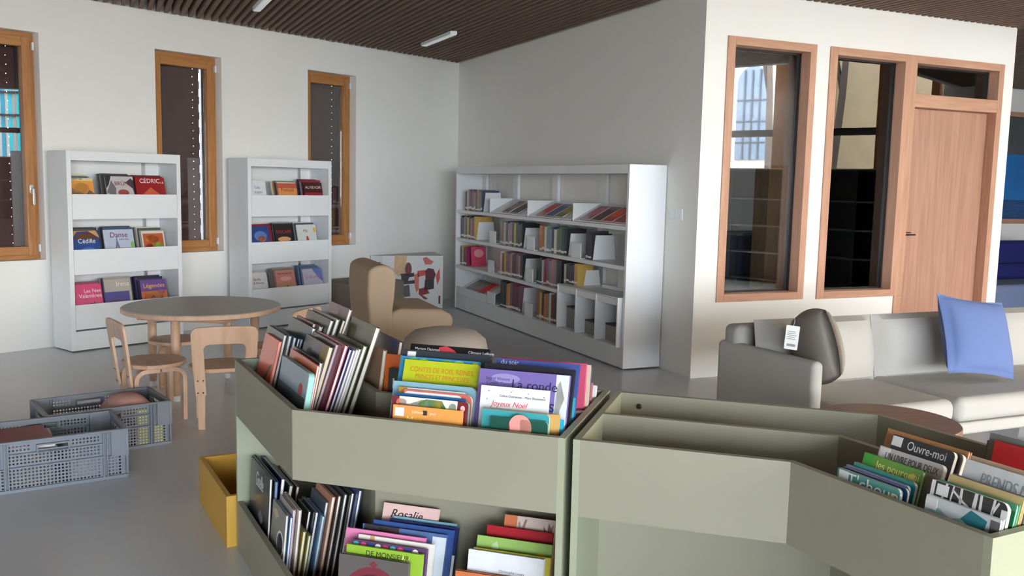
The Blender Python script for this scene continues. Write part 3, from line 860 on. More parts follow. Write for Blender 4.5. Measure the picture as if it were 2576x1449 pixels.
def make_crate(label, loc, rot):
    t = thing('plastic_crate', label, 'crate', loc, rot, 'grey perforated crates on the floor')
    L, D, H = 0.60, 0.40, 0.232
    def holes_long(i, j, nx, nz):
        x = (i + 0.5) / nx * L
        if j < 1 or j > 13 or x < 0.045 or x > L - 0.03:
            return False
        if j in (7, 11):
            return False
        if 0.085 < x < 0.105 or L - 0.115 < x < L - 0.085:
            return False
        if (x < 0.085 or x > L - 0.085) and j > 6:
            return False
        if j > 10 and 0.2 < x < 0.36:
            return False
        return True
    def holes_short(i, j, nx, nz):
        x = (i + 0.5) / nx * D
        return 1 <= j <= 12 and j != 7 and 0.06 < x < D - 0.06 and not (j > 9 and 0.12 < x < 0.28)
    slot = (0.225, 0.345, 0.175, 0.2)
    for y, nm in ((0.014, 'front_wall'), (D - 0.014, 'rear_wall')):
        perf_panel(L, H - 0.005, holes_long, slot, y).build(nm, CRATEM, t)
    for x in (0.014, L - 0.014):
        o = perf_panel(D, H - 0.005, holes_short, (0.14, 0.26, 0.175, 0.2), 0.0).build('end_wall', CRATEM, t)
        o.location, o.rotation_euler = (x, 0, 0), (0, 0, R(90))
    MB().box(0.012, L - 0.012, 0.012, D - 0.012, 0.002, 0.008).build('bottom', CRATEM, t)
    rim = MB()
    for y in (0.0, D - 0.018):
        rim.box(0, L, y, y + 0.018, H - 0.008, H)
        rim.box(0.004, L - 0.004, y + 0.002, y + 0.016, 0, 0.016)
    for x in (0.0, L - 0.018):
        rim.box(x, x + 0.018, 0.018, D - 0.018, H - 0.008, H)
        rim.box(x + 0.002, x + 0.016, 0.016, D - 0.016, 0, 0.016)
    rim.build('rim', CRATEM, t, bevel=0.0015)
    rib = MB()
    for y0, y1 in ((0.0, 0.014), (D - 0.014, D)):
        for x in (0.092, 0.106, L - 0.108, L - 0.092):
            rib.box(x - 0.0025, x + 0.0025, y0, y1, 0.016, H - 0.008)
        for (z, xa, xb) in ((0.112, 0.106, L - 0.108), (0.172, 0.106, L - 0.108), (0.108, 0.0, 0.092), (0.108, L - 0.092, L)):
            rib.box(xa, xb, y0, y1, z - 0.0025, z + 0.0025)
        for x0 in (0.0, L - 0.075):
            rib.box(x0, x0 + 0.075, y0 + 0.001, y1 - 0.001, 0.11, H - 0.008)
        rib.box(0.218, 0.352, y0, y1, 0.168, 0.175).box(0.218, 0.352, y0, y1, 0.2, 0.207).box(0.218, 0.225, y0, y1, 0.175, 0.2).box(0.345, 0.352, y0, y1, 0.175, 0.2)
    for x0, x1 in ((0.0, 0.014), (L - 0.014, L)):
        for y in (0.055, D - 0.055):
            rib.box(x0, x1, y - 0.0025, y + 0.0025, 0.016, H - 0.008)
        rib.box(x0, x1, 0.0, D, 0.108, 0.113)
    rib.build('ribs', CRATEM, t)
    return t
CR1 = Fr((-2.268, 3.818), 33.5)
CR2 = Fr(Vector((-1.77, 4.70, 0)) + az(38) * -0.60, 38)
make_crate('grey perforated plastic crate at the front, holding thin red books', CR1.p(0, 0), R(33.5))
make_crate('grey perforated plastic crate behind the front one, holding a pink cloth', CR2.p(0, 0), R(38))
cl = cushion(0.24, 0.3, 0.24, 12, 12, 1.0).build('folded_cloth', mat('dusty_pink_cloth', (196, 150, 140), 0.95, 0.1, 14, 0.4, 60), loc=CR2.p(0.43, 0.2, 0.132), rotz=R(38), smooth=True)
tag(cl, 'bulging dusty pink cloth bundle inside the rear crate', 'cloth')
yp = MB().box(0, 0.13, 0, 0.02, 0, 0.19).build('yellow_folder', mat('lemon_card', (226, 222, 96), 0.6), loc=CR2.p(0.43, 0.02, 0.009), rotz=R(38))
tag(yp, 'lemon yellow folder showing through the holes of the rear crate', 'folder')
for j, (x, y, w_, d_, a, colr, lab) in enumerate((( 0.05, 0.05, 0.26, 0.3, 3, (232, 228, 220), 'white magazine lowest of the stack in the front crate'), (0.04, 0.07, 0.26, 0.29, -2, (224, 222, 214), 'white booklet in the middle of the stack in the front crate'), (0.06, 0.06, 0.24, 0.28, 4, (150, 62, 58), 'red covered booklet on top of the stack in the front crate'))):
    z = 0.155 + j * 0.018
    o = MB().box(0, w_, 0, d_, 0.0015, 0.0155).build('booklet', PAPER, loc=CR1.p(x, y, z), rotz=R(33.5 + a))
    MB().box(0, w_, 0, d_, 0, 0.0015).box(0, w_, 0, d_, 0.0155, 0.017).build('cover', mat('booklet_cover_%d' % j, colr, 0.4, 0.1, 12), o)
    tag(o, lab, 'booklet', 'booklets in the front crate')
o = MB().box(0, 0.27, 0, 0.3, 0.0, 0.146).build('paper_carton', mat('brown_carton', (168, 150, 128), 0.9, 0.08, 20), loc=CR1.p(0.025, 0.05, 0.009), rotz=R(33.5))
tag(o, 'brown carton under the booklets in the front crate', 'carton')
o = MB().box(0, 0.2, 0, 0.26, 0.0, 0.12).build('white_carton', mat('white_carton', (226, 226, 222), 0.8, 0.04, 20), loc=CR1.p(0.36, 0.06, 0.009), rotz=R(33.5))
tag(o, 'white carton at the right end of the front crate', 'carton')

# ---- sofa
SF = Fr((1.14, 4.77), 23.5)
sofa = thing('sofa', 'light grey three seat sofa with loose cushions in front of the office wall', 'sofa', SF.o, R(23.5))
# local: x along the back, front at negative y
def sp(nm, bx, m=SOFAM, w=0.04, seg=4):
    return soften(soft_box(*bx).build(nm, m, sofa), w, seg)
sp('base', (0.03, 2.35, -0.79, -0.02, 0.225, 0.285), SOFAM, 0.015)
sp('back_rest', (-0.03, 2.38, -0.12, 0.0, 0.2, 0.70), SOFAM, 0.035)
o = MB().hexa([(-0.05, 0.02, 0.2), (0.02, 0.02, 0.2), (0.085, -0.64, 0.2), (0.02, -0.64, 0.2), (-0.05, 0.02, 0.612), (0.02, 0.02, 0.612), (0.085, -0.64, 0.605), (0.02, -0.64, 0.605)]).build('armrest', SOFAM, sofa, fix=True)
soften(o, 0.028)
sp('armrest', (2.32, 2.46, -0.78, 0.0, 0.2, 0.58), SOFAM, 0.035)
sp('seat_cushion', (0.08, 0.785, -0.79, -0.11, 0.285, 0.405), SOFAM, 0.045, 5)
sp('seat_cushion', (0.79, 2.31, -0.80, -0.11, 0.285, 0.41), SOFAM, 0.045, 5)
for (x0, x1) in ((0.03, 0.80), (0.805, 1.58), (1.585, 2.32)):
    o = cushion(x1 - x0, 0.36, 0.23, 16, 12, 1.0).build('back_cushion', SOFAM, sofa, smooth=True)
    o.matrix_local = Matrix.Translation(((x0 + x1) / 2, -0.205, 0.56)) @ Matrix.Rotation(R(80), 4, 'X')
    soften(o, 0.008, 2)
for x, y in ((0.08, -0.08), (0.08, -0.70), (2.3, -0.08), (2.3, -0.74)):
    MB().box(x - 0.02, x + 0.02, y - 0.02, y + 0.02, 0, 0.225).build('leg', BLACKM, sofa)
# scatter cushions
bcush = cushion(0.47, 0.43, 0.17, 18, 18, 1.0, 0.08).build('scatter_cushion', BLUEC, smooth=True)
bcush.matrix_world = Matrix.Translation(SF.p(1.225, -0.50, 0.648)) @ Matrix.Rotation(R(23.5), 4, 'Z') @ Matrix.Rotation(R(68), 4, 'X') @ Matrix.Rotation(R(-8), 4, 'Z')
tag(bcush, 'periwinkle blue scatter cushion leaning on the grey sofa', 'cushion')
gc = cushion(0.37, 0.37, 0.16, 18, 18, 1.0, 0.0, 0.16).build('scatter_cushion', SOFAD, smooth=True)
gc.matrix_world = Matrix.Translation(SF.p(0.16, -0.49, 0.647)) @ Matrix.Rotation(R(-76), 4, 'Z') @ Matrix.Rotation(R(98), 4, 'X') @ Matrix.Rotation(R(18), 4, 'Z')
tag(gc, 'taupe scatter cushion with a white price tag at the sofa arm', 'cushion')
pt = MB().prism(rrect(0.062, 0.115, 0.004, -0.031, -0.115), -0.0006, 0.0006, 'y').build('paper_tag', STICK)
pt.matrix_world = Matrix.Translation(SF.p(-0.005, -0.51, 0.76)) @ Matrix.Rotation(R(-22), 4, 'Z') @ Matrix.Rotation(R(4), 4, 'Y')
tag(pt, 'white cardboard tag hanging on a string from the taupe cushion', 'tag')
MB().tube([(0, 0, -0.008), (0.004, 0.002, 0.02), (-0.002, 0.008, 0.05)], 0.0008, 6).build('string', STICK, pt)
_tl = MB()
for k in range(5):
    _tl.box(-0.022, 0.014 + 0.004 * (k % 3), -0.0012, -0.0006, -0.03 - k * 0.009, -0.027 - k * 0.009)
_tl.box(-0.02, 0.02, -0.0012, -0.0006, -0.1, -0.088)
_tl.build('print', mat('grey_ink', (150, 150, 152), 0.6), pt)

# ---- coffee table
ct = thing('coffee_table', 'round brown coffee table in front of the grey sofa', 'table', (1.545, 3.651, 0), 0)
MB().lathe([(0.268, 0.452), (0.275, 0.456), (0.275, 0.476), (0.272, 0.48)], 56).build('table_top', WALNUT, ct)
MB().lathe([(0.02, 0.02), (0.02, 0.452)], 20).build('column', BLACKM, ct, smooth=True)
MB().lathe([(0.17, 0.0), (0.17, 0.008), (0.03, 0.02)], 40).build('foot', BLACKM, ct)

# ---- lounge chair, pouf and bench of beige wool
LC = Fr((-1.06, 6.98), 21)
lc = thing('lounge_chair', 'beige wool lounge chair with tall curved back, turned away', 'armchair', LC.o, R(21))
def round_slab(nm, outline, y0, y1, m, parent, bev):
    o = MB().prism(outline, y0, y1, 'y').build(nm, m, parent, fix=True)
    return soften(o, bev, 5)
prof = [(0.02, 0.06)]
back = [(-0.02, 0.10), (-0.05, 0.55), (-0.045, 0.66)] + [(0.065 - 0.11 * cos(pi * i / 10), 0.68 + 0.075 * sin(pi * i / 10)) for i in range(1, 10)] + [(0.175, 0.64), (0.165, 0.5), (0.15, 0.38), (0.15, 0.10)]
round_slab('backrest', back, 0.0, 0.76, TAUPE, lc, 0.05)
seat = [(0.10, 0.10), (0.12, 0.37), (0.20, 0.415), (0.55, 0.40), (0.64, 0.35), (0.655, 0.28), (0.60, 0.22), (0.45, 0.12)]
round_slab('seat', seat, 0.005, 0.755, TAUPE, lc, 0.05)
for x in (0.06, 0.42):
    for y in (0.08, 0.66):
        MB().lathe([(0.02, 0), (0.025, 0.12)], 12, x, y).build('leg', BLACKM, lc)
pf = thing('pouf', 'low round beige pouf in front of the lounge chair', 'pouf', (-0.435, 5.98, 0), 0)
MB().lathe([(0.22, 0.03), (0.255, 0.05), (0.285, 0.16), (0.288, 0.29), (0.27, 0.37), (0.21, 0.42), (0.12, 0.44), (0.03, 0.445)], 48).build('cushion_body', TAUPE2, pf, smooth=True)
MB().lathe([(0.19, 0.0), (0.19, 0.032)], 32).build('foot', BLACKM, pf)
bn = thing('bench_seat', 'low dark taupe padded bench in the gap right of the display shelves', 'bench', W1.p(-2.18, -0.62), R(A1))
soften(MB().box(0, 0.72, 0, 0.55, 0.06, 0.375).build('seat', mat('dark_taupe_wool', (138, 126, 114), 0.95, 0.05, 200), bn), 0.035)
for x in (0.06, 0.66):
    for y in (0.06, 0.49):
        MB().lathe([(0.018, 0), (0.018, 0.07)], 10, x, y).build('leg', BLACKM, bn)

# ---- printed white play box across the corner
PB = [Vector((-0.773, 10.158, 0)), Vector((-1.42, 9.95, 0)), Vector((-1.548, 9.975, 0)), Vector((-0.93, 10.70, 0))]
pbx = thing('printed_box', 'white printed cardboard box standing in the room corner', 'box', PB[1], math.atan2(PB[0].y - PB[1].y, PB[0].x - PB[1].x))
_inv = Matrix.Rotation(-pbx.rotation_euler.z, 3, 'Z')
_loc = [_inv @ (p - PB[1]) for p in PB]
MB().prism([(p.x, p.y) for p in _loc], 0.0, 0.585).build('carton', mat('white_card', (232, 232, 230), 0.5), pbx, fix=True)
MB().prism([(p.x * 1.004, p.y) for p in _loc], 0.585, 0.589).build('lid', mat('grey_card', (200, 198, 194), 0.6), pbx, fix=True)
_pw = (_loc[0] - _loc[1]).length
def pprint(shape, colr, nm='print'):
    MB().prism([(u * _pw, z) for u, z in shape], -0.0015, 0.0, 'y').build(nm, mat('print_%d_%d_%d' % colr, colr, 0.5, 0.12, 14), pbx, fix=True)
def ell(cx, cz, a, b, n=16):
    return [(cx + a * cos(2 * pi * i / n), cz + b * sin(2 * pi * i / n)) for i in range(n)]
def rc(x0, x1, z0, z1):
    return [(x0, z0), (x1, z0), (x1, z1), (x0, z1)]
pprint([(0.2, 0.585), (0.4, 0.585), (0.38, 0.40), (0.26, 0.36), (0.19, 0.42)], (222, 184, 140))
pprint(ell(0.425, 0.44, 0.055, 0.075), (120, 50, 56))
pprint([(0.66, 0.56), (0.72, 0.575), (0.84, 0.52), (0.8, 0.49), (0.7, 0.49)], (206, 112, 112))
pprint([(0.29, 0.39), (0.52, 0.40), (0.52, 0.36), (0.44, 0.35), (0.42, 0.31), (0.53, 0.32), (0.53, 0.28), (0.31, 0.27), (0.31, 0.36)], (44, 38, 48))
pprint([(0.57, 0.42), (0.70, 0.43), (0.70, 0.37), (0.58, 0.35)], (214, 84, 70))
pprint([(0.70, 0.42), (0.75, 0.45), (0.84, 0.44), (0.88, 0.38), (0.85, 0.32), (0.71, 0.32)], (92, 26, 34))
pprint([(0.70, 0.32), (0.85, 0.32), (0.85, 0.22), (0.69, 0.20)], (48, 34, 44))
pprint([(0.88, 0.36), (0.94, 0.45), (0.95, 0.34), (0.91, 0.26)], (216, 90, 80))
pprint([(0.52, 0.38), (0.6, 0.40), (0.6, 0.22), (0.56, 0.18), (0.53, 0.26)], (220, 128, 108))
pprint([(0.60, 0.22), (0.72, 0.24), (0.78, 0.17), (0.66, 0.15), (0.76, 0.11), (0.7, 0.10), (0.6, 0.16)], (150, 46, 50))
pprint(rc(0.93, 0.96, 0.05, 0.14), (120, 40, 50))
pprint([(0.33, 0.25), (0.44, 0.27), (0.46, 0.14), (0.36, 0.13)], (92, 92, 104))
for z0 in (0.42, 0.2):
    MB().prism(rc(_loc[2].x + 0.02, -0.02, z0, z0 + 0.1), -0.002, 0.0, 'y').build('side_print', mat('print_60_44_50', (60, 44, 50), 0.5), pbx).location = (0, 0.0, 0)

# ---- blue sofa far behind, past the office corner
bs = thing('blue_sofa', 'royal blue backed sofa far behind the office corner', 'sofa', W3.p(4.55, 1.33), R(A3))
soften(MB().box(0, 2.3, 0, 0.75, 0.12, 0.42).build('seat', SLATEC, bs), 0.04)
soften(MB().box(0, 2.3, 0.62, 0.85, 0.35, 0.85).build('backrest', NAVYC, bs), 0.05)
soften(MB().box(0.05, 2.25, 0.45, 0.63, 0.42, 0.60).build('back_cushion', NAVYC, bs), 0.05)
for x in (0.1, 1.0, 2.2):
    for y in (0.08, 0.75):
        MB().lathe([(0.025, 0), (0.025, 0.13)], 10, x, y).build('leg', BLACKM, bs)

# ================================================================== BOOKS
def cov(rgb, gloss=0.28):
    return mat('cover_%d_%d_%d' % tuple(rgb), rgb, gloss, 0.05, 18, coat=0.25)
WHITE, BLACK = (238, 238, 236), (30, 30, 34)
def ink(rgb):
    return mat('ink_%d_%d_%d' % tuple(rgb), rgb, 0.5)

def book(M, w, h, t, rgb, label, group=None, pages=PAPER, rad=0.0, title=None, prints=(), sticker=None, name='picture_book'):
    """M: matrix of the lower spine corner. x: width, y: thickness (front cover at y=0), z: height."""
    b = min(0.0022, t * 0.2)
    m = MB()
    outl = rrect(w, h, rad, 0, 0, 4, (0, 1, 1, 0)) if rad else [(0, 0), (w, 0), (w, h), (0, h)]
    m.prism(outl, 0, b, 'y').prism(outl, t - b, t, 'y').box(0, b, b, t - b, 0, h)
    o = m.build(name, cov(rgb), mtx=None, fix=True)
    o.matrix_world = M
    tag(o, label, 'book', group)
    pg = MB()
    ins = 0.0 if rad else 0.0035
    if rad:
        pg.prism(rrect(w - b, h, rad, b, 0, 4, (0, 1, 1, 0)), b, t - b, 'y')
    else:
        pg.box(b, w - ins, b, t - b, ins, h - ins)
    pg.build('pages', pages, o, fix=True)
    for (poly, col) in prints:
        MB().prism([(u * w, z * h) for u, z in poly], -0.0005, 0, 'y').build('cover_print', ink(col), o, fix=True)
    if sticker:
        u, z = sticker
        MB().box(u * w, u * w + 0.028, -0.0007, 0, z * h - 0.024, z * h).build('sticker', STICK, o)
    for tt in (title or ()):
        txt, size, u, z, col = tt[:5]
        kw = tt[5] if len(tt) > 5 else {}
        lettering(o, txt, size, u * w, z * h, ink(col), **kw)
    return o

def bin_books(arm, base, L, items, group, d0=0.024):
    """items front to back: (label, s0, s1, d_top, z_top, t, rgb, opts)"""
    fr, nb = ARM[arm], d0
    for it in items:
        label, s0, s1, dt, zt, t, rgb = it[:7]
        op = dict(it[7]) if len(it) > 7 else {}
        b0 = op.pop('base', None)
        hz = zt - base
        want = dt - hz * math.tan(R(L))
        bd = max(nb, want) if b0 is None else b0
        off = max(0.0, dt - bd)
        h = math.hypot(hz, off)
        lean = math.atan2(off, hz)
        M = Matrix.Translation(fr.p(s0, bd, base + 0.001 + t * sin(lean))) @ Matrix.Rotation(R(fr.a), 4, 'Z') @ Matrix.Rotation(-lean, 4, 'X')
        if op.pop('roll', 0):
            pass
        book(M, s1 - s0, h, t, rgb, label, group, **op)
        nb = bd + t / cos(lean) + 0.0012

def el(cx, cz, a, b, n=18, a0=0.0, a1=2 * pi):
    return [(cx + a * cos(a0 + (a1 - a0) * i / n), cz + b * sin(a0 + (a1 - a0) * i / n)) for i in range(n)]
def q4(x0, x1, z0, z1):
    return [(x0, z0), (x1, z0), (x1, z1), (x0, z1)]

# ---- first unit, front arm, upper trough, left pile
G = 'picture books in the upper trough of the packed unit'
bin_books('1A', BASE_UP, 20, [
    ('orange spiral bound book with a white spine sticker at the very front of the trough', 0.297, 0.508, 0.055, 0.759, 0.012, (240, 166, 84), dict(sticker=(0.03, 0.97), prints=[(q4(0.44, 0.5, 0.90, 0.96), (60, 50, 48))], title=[('Editions', 0.011, 0.28, 0.915, (250, 236, 210)), ('jeux', 0.011, 0.54, 0.915, (250, 236, 210)), ('Mes', 0.03, 0.2, 0.78, (250, 230, 120))])),
    ('maroon board book with green leafy branches across the cover', 0.281, 0.517, 0.082, 0.777, 0.018, (120, 40, 48), dict(rad=0.012, pages=mat('teal_pages', (150, 190, 178), 0.6), prints=[(q4(0.1, 0.86, 0.82, 1.0), (244, 240, 226)), ([(0.3, 0.82), (0.62, 0.83), (0.72, 0.9), (0.66, 0.985), (0.45, 0.99), (0.3, 0.9)], (50, 150, 60)), ([(0.05, 0.86), (0.2, 0.84), (0.3, 0.9), (0.45, 0.97), (0.4, 0.98), (0.24, 0.92), (0.1, 0.92)], (110, 50, 44)), (el(0.13, 0.93, 0.07, 0.05), (226, 110, 80)), (el(0.6, 0.94, 0.06, 0.05), (240, 200, 60)), (el(0.4, 0.93, 0.04, 0.035), (130, 200, 80)), (el(0.8, 0.92, 0.05, 0.05), (170, 210, 160)), (el(0.93, 0.92, 0.03, 0.035), (240, 190, 190))], title=[('Mes petites comptines', 0.011, 0.34, 0.845, (230, 240, 220))])),
    ('thin deep blue book behind the maroon board book', 0.284, 0.499, 0.104, 0.782, 0.007, (24, 96, 158)),
    ('white rounded board book with a salmon border behind the blue one', 0.302, 0.514, 0.119, 0.790, 0.014, (214, 110, 96), dict(rad=0.02, prints=[(rrect(0.86, 0.93, 0.06, 0.0, 0.05), (240, 240, 240))])),
    ('ochre and white softcover in the middle of the left pile', 0.277, 0.487, 0.138, 0.792, 0.007, (206, 160, 66), dict(prints=[(q4(0.13, 1, 0, 1.0), (242, 242, 240))])),
    ('pale blue board book with rounded corner in the left pile', 0.248, 0.511, 0.165, 0.800, 0.016, (146, 192, 208), dict(rad=0.018)),
    ('lime yellow storybook with orange title lettering', 0.254, 0.492, 0.235, 0.851, 0.02, (198, 206, 44), dict(title=[('CONTES DE ROIS, REINES,', 0.0215, 0.09, 0.895, (214, 128, 40), dict(width=0.83)), ('PRINCES ET PRINCESSES', 0.0195, 0.17, 0.835, (214, 128, 40), dict(width=0.83))], prints=[([(0.5, 0.68), (0.53, 0.7), (0.55, 0.735), (0.57, 0.7), (0.6, 0.68), (0.56, 0.66)], (110, 60, 30)), (q4(0.9, 0.96, 0.72, 0.8), (226, 190, 90))])),
    ('sky blue book with green plants along its top', 0.228, 0.486, 0.262, 0.857, 0.014, (60, 150, 196), dict(prints=[(el(0.17, 0.965, 0.06, 0.03), (120, 190, 110)), (el(0.3, 0.96, 0.07, 0.03), (150, 206, 120)), (el(0.6, 0.955, 0.1, 0.035), (120, 186, 90)), (el(0.75, 0.965, 0.07, 0.028), (160, 210, 120)), (el(0.95, 0.95, 0.05, 0.04), (180, 190, 60))])),
    ('dark slate book with a white library sticker at its corner', 0.220, 0.512, 0.295, 0.871, 0.016, (58, 64, 70), dict(sticker=(0.06, 0.985), pages=PAPER)),
    ('black book with authors names in white at the back of the left pile', 0.234, 0.496, 0.325, 0.886, 0.013, (28, 26, 28), dict(prints=[([(0.35, 0.92), (0.37, 0.985), (0.46, 1.0), (0.56, 0.97), (0.64, 0.92), (0.6, 0.9), (0.45, 0.9)], (196, 60, 70))], title=[('Myriam Dahman', 0.0125, 0.06, 0.95, (220, 220, 220)), ('Clément Lefèvre', 0.0125, 0.74, 0.95, (220, 220, 220))])),
], G)
bin_books('1A', BASE_UP, 20, [
    ('black book with a white initial letter peeking out left of the lime one', 0.138, 0.34, 0.370, 0.793, 0.016, (38, 40, 48), dict(base=0.335, title=[('Un', 0.06, 0.06, 0.72, (226, 226, 224))])),
    ('vivid orange picture book standing in the fold of the trough', 0.10, 0.30, 0.43, 0.826, 0.015, (224, 110, 44), dict(base=0.378)),
], G)
# right pile
bin_books('1A', BASE_UP, 20, [
    ('dark green board book with a two-tone pink face at the front of the right pile', 0.596, 0.760, 0.045, 0.755, 0.012, (28, 84, 70), dict(rad=0.012, pages=mat('teal_pages', (150, 190, 178), 0.6), prints=[(el(0.52, 0.9, 0.2, 0.16, 24), (236, 158, 150)), ([(0.52, 0.74), (0.72, 0.86), (0.71, 0.95), (0.66, 1.0), (0.52, 1.0)], (250, 190, 166)), ([(0.48, 0.77), (0.52, 0.785), (0.56, 0.77), (0.52, 0.755)], (206, 80, 80)), ([(0.32, 1.0), (0.3, 0.8), (0.36, 0.74), (0.34, 0.9)], (90, 50, 54))])),
    ('turquoise board book behind the face cover', 0.563, 0.758, 0.068, 0.769, 0.012, (66, 168, 172), dict(rad=0.012)),
    ('ochre edged book showing right of the turquoise cover', 0.60, 0.782, 0.085, 0.767, 0.010, (214, 170, 96)),
    ('short bright cyan book at the right end of the pile', 0.62, 0.790, 0.10, 0.750, 0.010, (30, 176, 216)),
    ('white Christmas book with red and black script title', 0.536, 0.739, 0.135, 0.820, 0.010, (240, 240, 242), dict(title=[('Céline Outreman - Marc Boutavant', 0.0095, 0.28, 0.9, (90, 90, 96)), ('Joyeux Noël', 0.021, 0.17, 0.81, (226, 84, 90), dict(shear=0.3)), ('Chère Pouponnie!', 0.03, 0.2, 0.69, (24, 24, 28), dict(shear=0.35, width=0.8))], prints=[(el(0.12, 0.95, 0.008, 0.006, 8), (120, 120, 130)), (el(0.45, 0.955, 0.008, 0.006, 8), (120, 120, 130)), (el(0.7, 0.95, 0.008, 0.006, 8), (120, 120, 130)), (el(0.93, 0.93, 0.008, 0.006, 8), (120, 120, 130)), (el(0.1, 0.87, 0.008, 0.006, 8), (120, 120, 130)), (el(0.93, 0.72, 0.01, 0.007, 8), (120, 120, 130)), (el(0.78, 0.75, 0.01, 0.007, 8), (120, 120, 130))])),
    ('tall purple picture book with dark blue title and pale painted border', 0.514, 0.786, 0.185, 0.856, 0.013, (128, 112, 178), dict(title=[('La ronde', 0.038, 0.37, 0.85, (44, 44, 84)), ('des', 0.04, 0.33, 0.74, (44, 44, 84)), ('s', 0.05, 0.795, 0.68, (44, 44, 84)), ('Ingrid Vincent', 0.013, 0.08, 0.91, (80, 76, 120)), ('Camille Garoche', 0.013, 0.09, 0.87, (80, 76, 120))], prints=[(q4(0.855, 0.995, 0.0, 0.998), (226, 230, 228)), ([(0.86, 0.4), (0.93, 0.45), (0.92, 0.7), (0.96, 0.8), (0.9, 0.95), (0.87, 0.9), (0.86, 0.7)], (206, 194, 176)), (el(0.3, 0.93, 0.16, 0.04), (160, 148, 204))])),
    ('large charcoal book standing behind the purple one', 0.516, 0.791, 0.222, 0.865, 0.015, (44, 44, 54)),
    ('blue book with white lettering at the back of the right pile', 0.53, 0.789, 0.290, 0.868, 0.014, (74, 92, 160), dict(prints=[(q4(0.8, 0.995, 0.0, 0.72), (60, 176, 196)), (el(0.9, 0.2, 0.09, 0.2), (120, 30, 40))], title=[('du soir', 0.02, 0.06, 0.955, (230, 230, 240))])),
], G)
bin_books('1A', BASE_UP, 20, [
    ('rose pink book in the rear trough behind the charcoal one', 0.513, 0.790, 0.375, 0.857, 0.016, (206, 84, 116), dict(base=0.325)),
    ('cream edged book behind the rose pink one', 0.531, 0.797, 0.405, 0.848, 0.014, (214, 190, 170), dict(pages=PAPERC)),
    ('grey blue book in the rear trough, right pile', 0.56, 0.794, 0.435, 0.835, 0.012, (96, 110, 140)),
    ('small pink edged book near the joint of the two units', 0.637, 0.790, 0.48, 0.775, 0.012, (196, 120, 130)),
    ('small white book last before the joint of the two units', 0.624, 0.794, 0.525, 0.757, 0.014, (236, 232, 230)),
], G)

# ---- first unit, slanting arm, upper trough: far row then near row (s measured from the far end)
bin_books('1B', BASE_UP, 19, [
    ('coral red picture book with a green feather drawn on it', 0.090, 0.288, 0.094, 0.836, 0.012, (240, 104, 80), dict(pages=mat('pink_pages', (240, 190, 176), 0.7), prints=[([(0.50, 0.40), (0.58, 0.36), (0.64, 0.48), (0.72, 0.56), (0.86, 0.68), (0.9, 0.72), (0.78, 0.68), (0.62, 0.58), (0.5, 0.48)], (60, 112, 72)), (q4(0.05, 0.95, 0.0, 0.22), (196, 62, 44))])),
    ('charcoal book right behind the coral one', 0.050, 0.286, 0.112, 0.857, 0.012, (70, 72, 74)),
    ('dark grey book third from the outer end of the slanting trough', 0.06, 0.302, 0.126, 0.856, 0.011, (86, 92, 98)),
    ('steel blue thin book in the far row of the slanting trough', 0.06, 0.313, 0.140, 0.851, 0.010, (92, 110, 140)),
    ('navy book with white page edge in the far row', 0.06, 0.31, 0.155, 0.846, 0.009, (40, 54, 86)),
    ('pale blue thin book in the far row behind the navy one', 0.05, 0.286, 0.171, 0.838, 0.009, (140, 176, 196)),
    ('large deep teal picture book in the far row', 0.050, 0.342, 0.197, 0.884, 0.014, (44, 76, 88)),
    ('brick red thin book behind the teal one in the far row', 0.050, 0.265, 0.222, 0.888, 0.011, (126, 56, 62)),
    ('cream book with white page edge in the far row', 0.05, 0.284, 0.240, 0.878, 0.012, (216, 206, 190)),
    ('tall anthracite book in the far row', 0.040, 0.329, 0.266, 0.906, 0.013, (78, 76, 76)),
    ('tall stone grey book next to the anthracite one', 0.040, 0.337, 0.285, 0.910, 0.013, (122, 116, 112)),
    ('olive green book near the rear of the far row', 0.040, 0.292, 0.322, 0.898, 0.012, (96, 98, 74)),
    ('mauve covered book rising highest at the rear of the far row', 0.040, 0.269, 0.354, 0.932, 0.012, (142, 112, 120), dict(prints=[(q4(0.5, 1.0, 0.9, 1.0), (176, 160, 158))])),
], G)
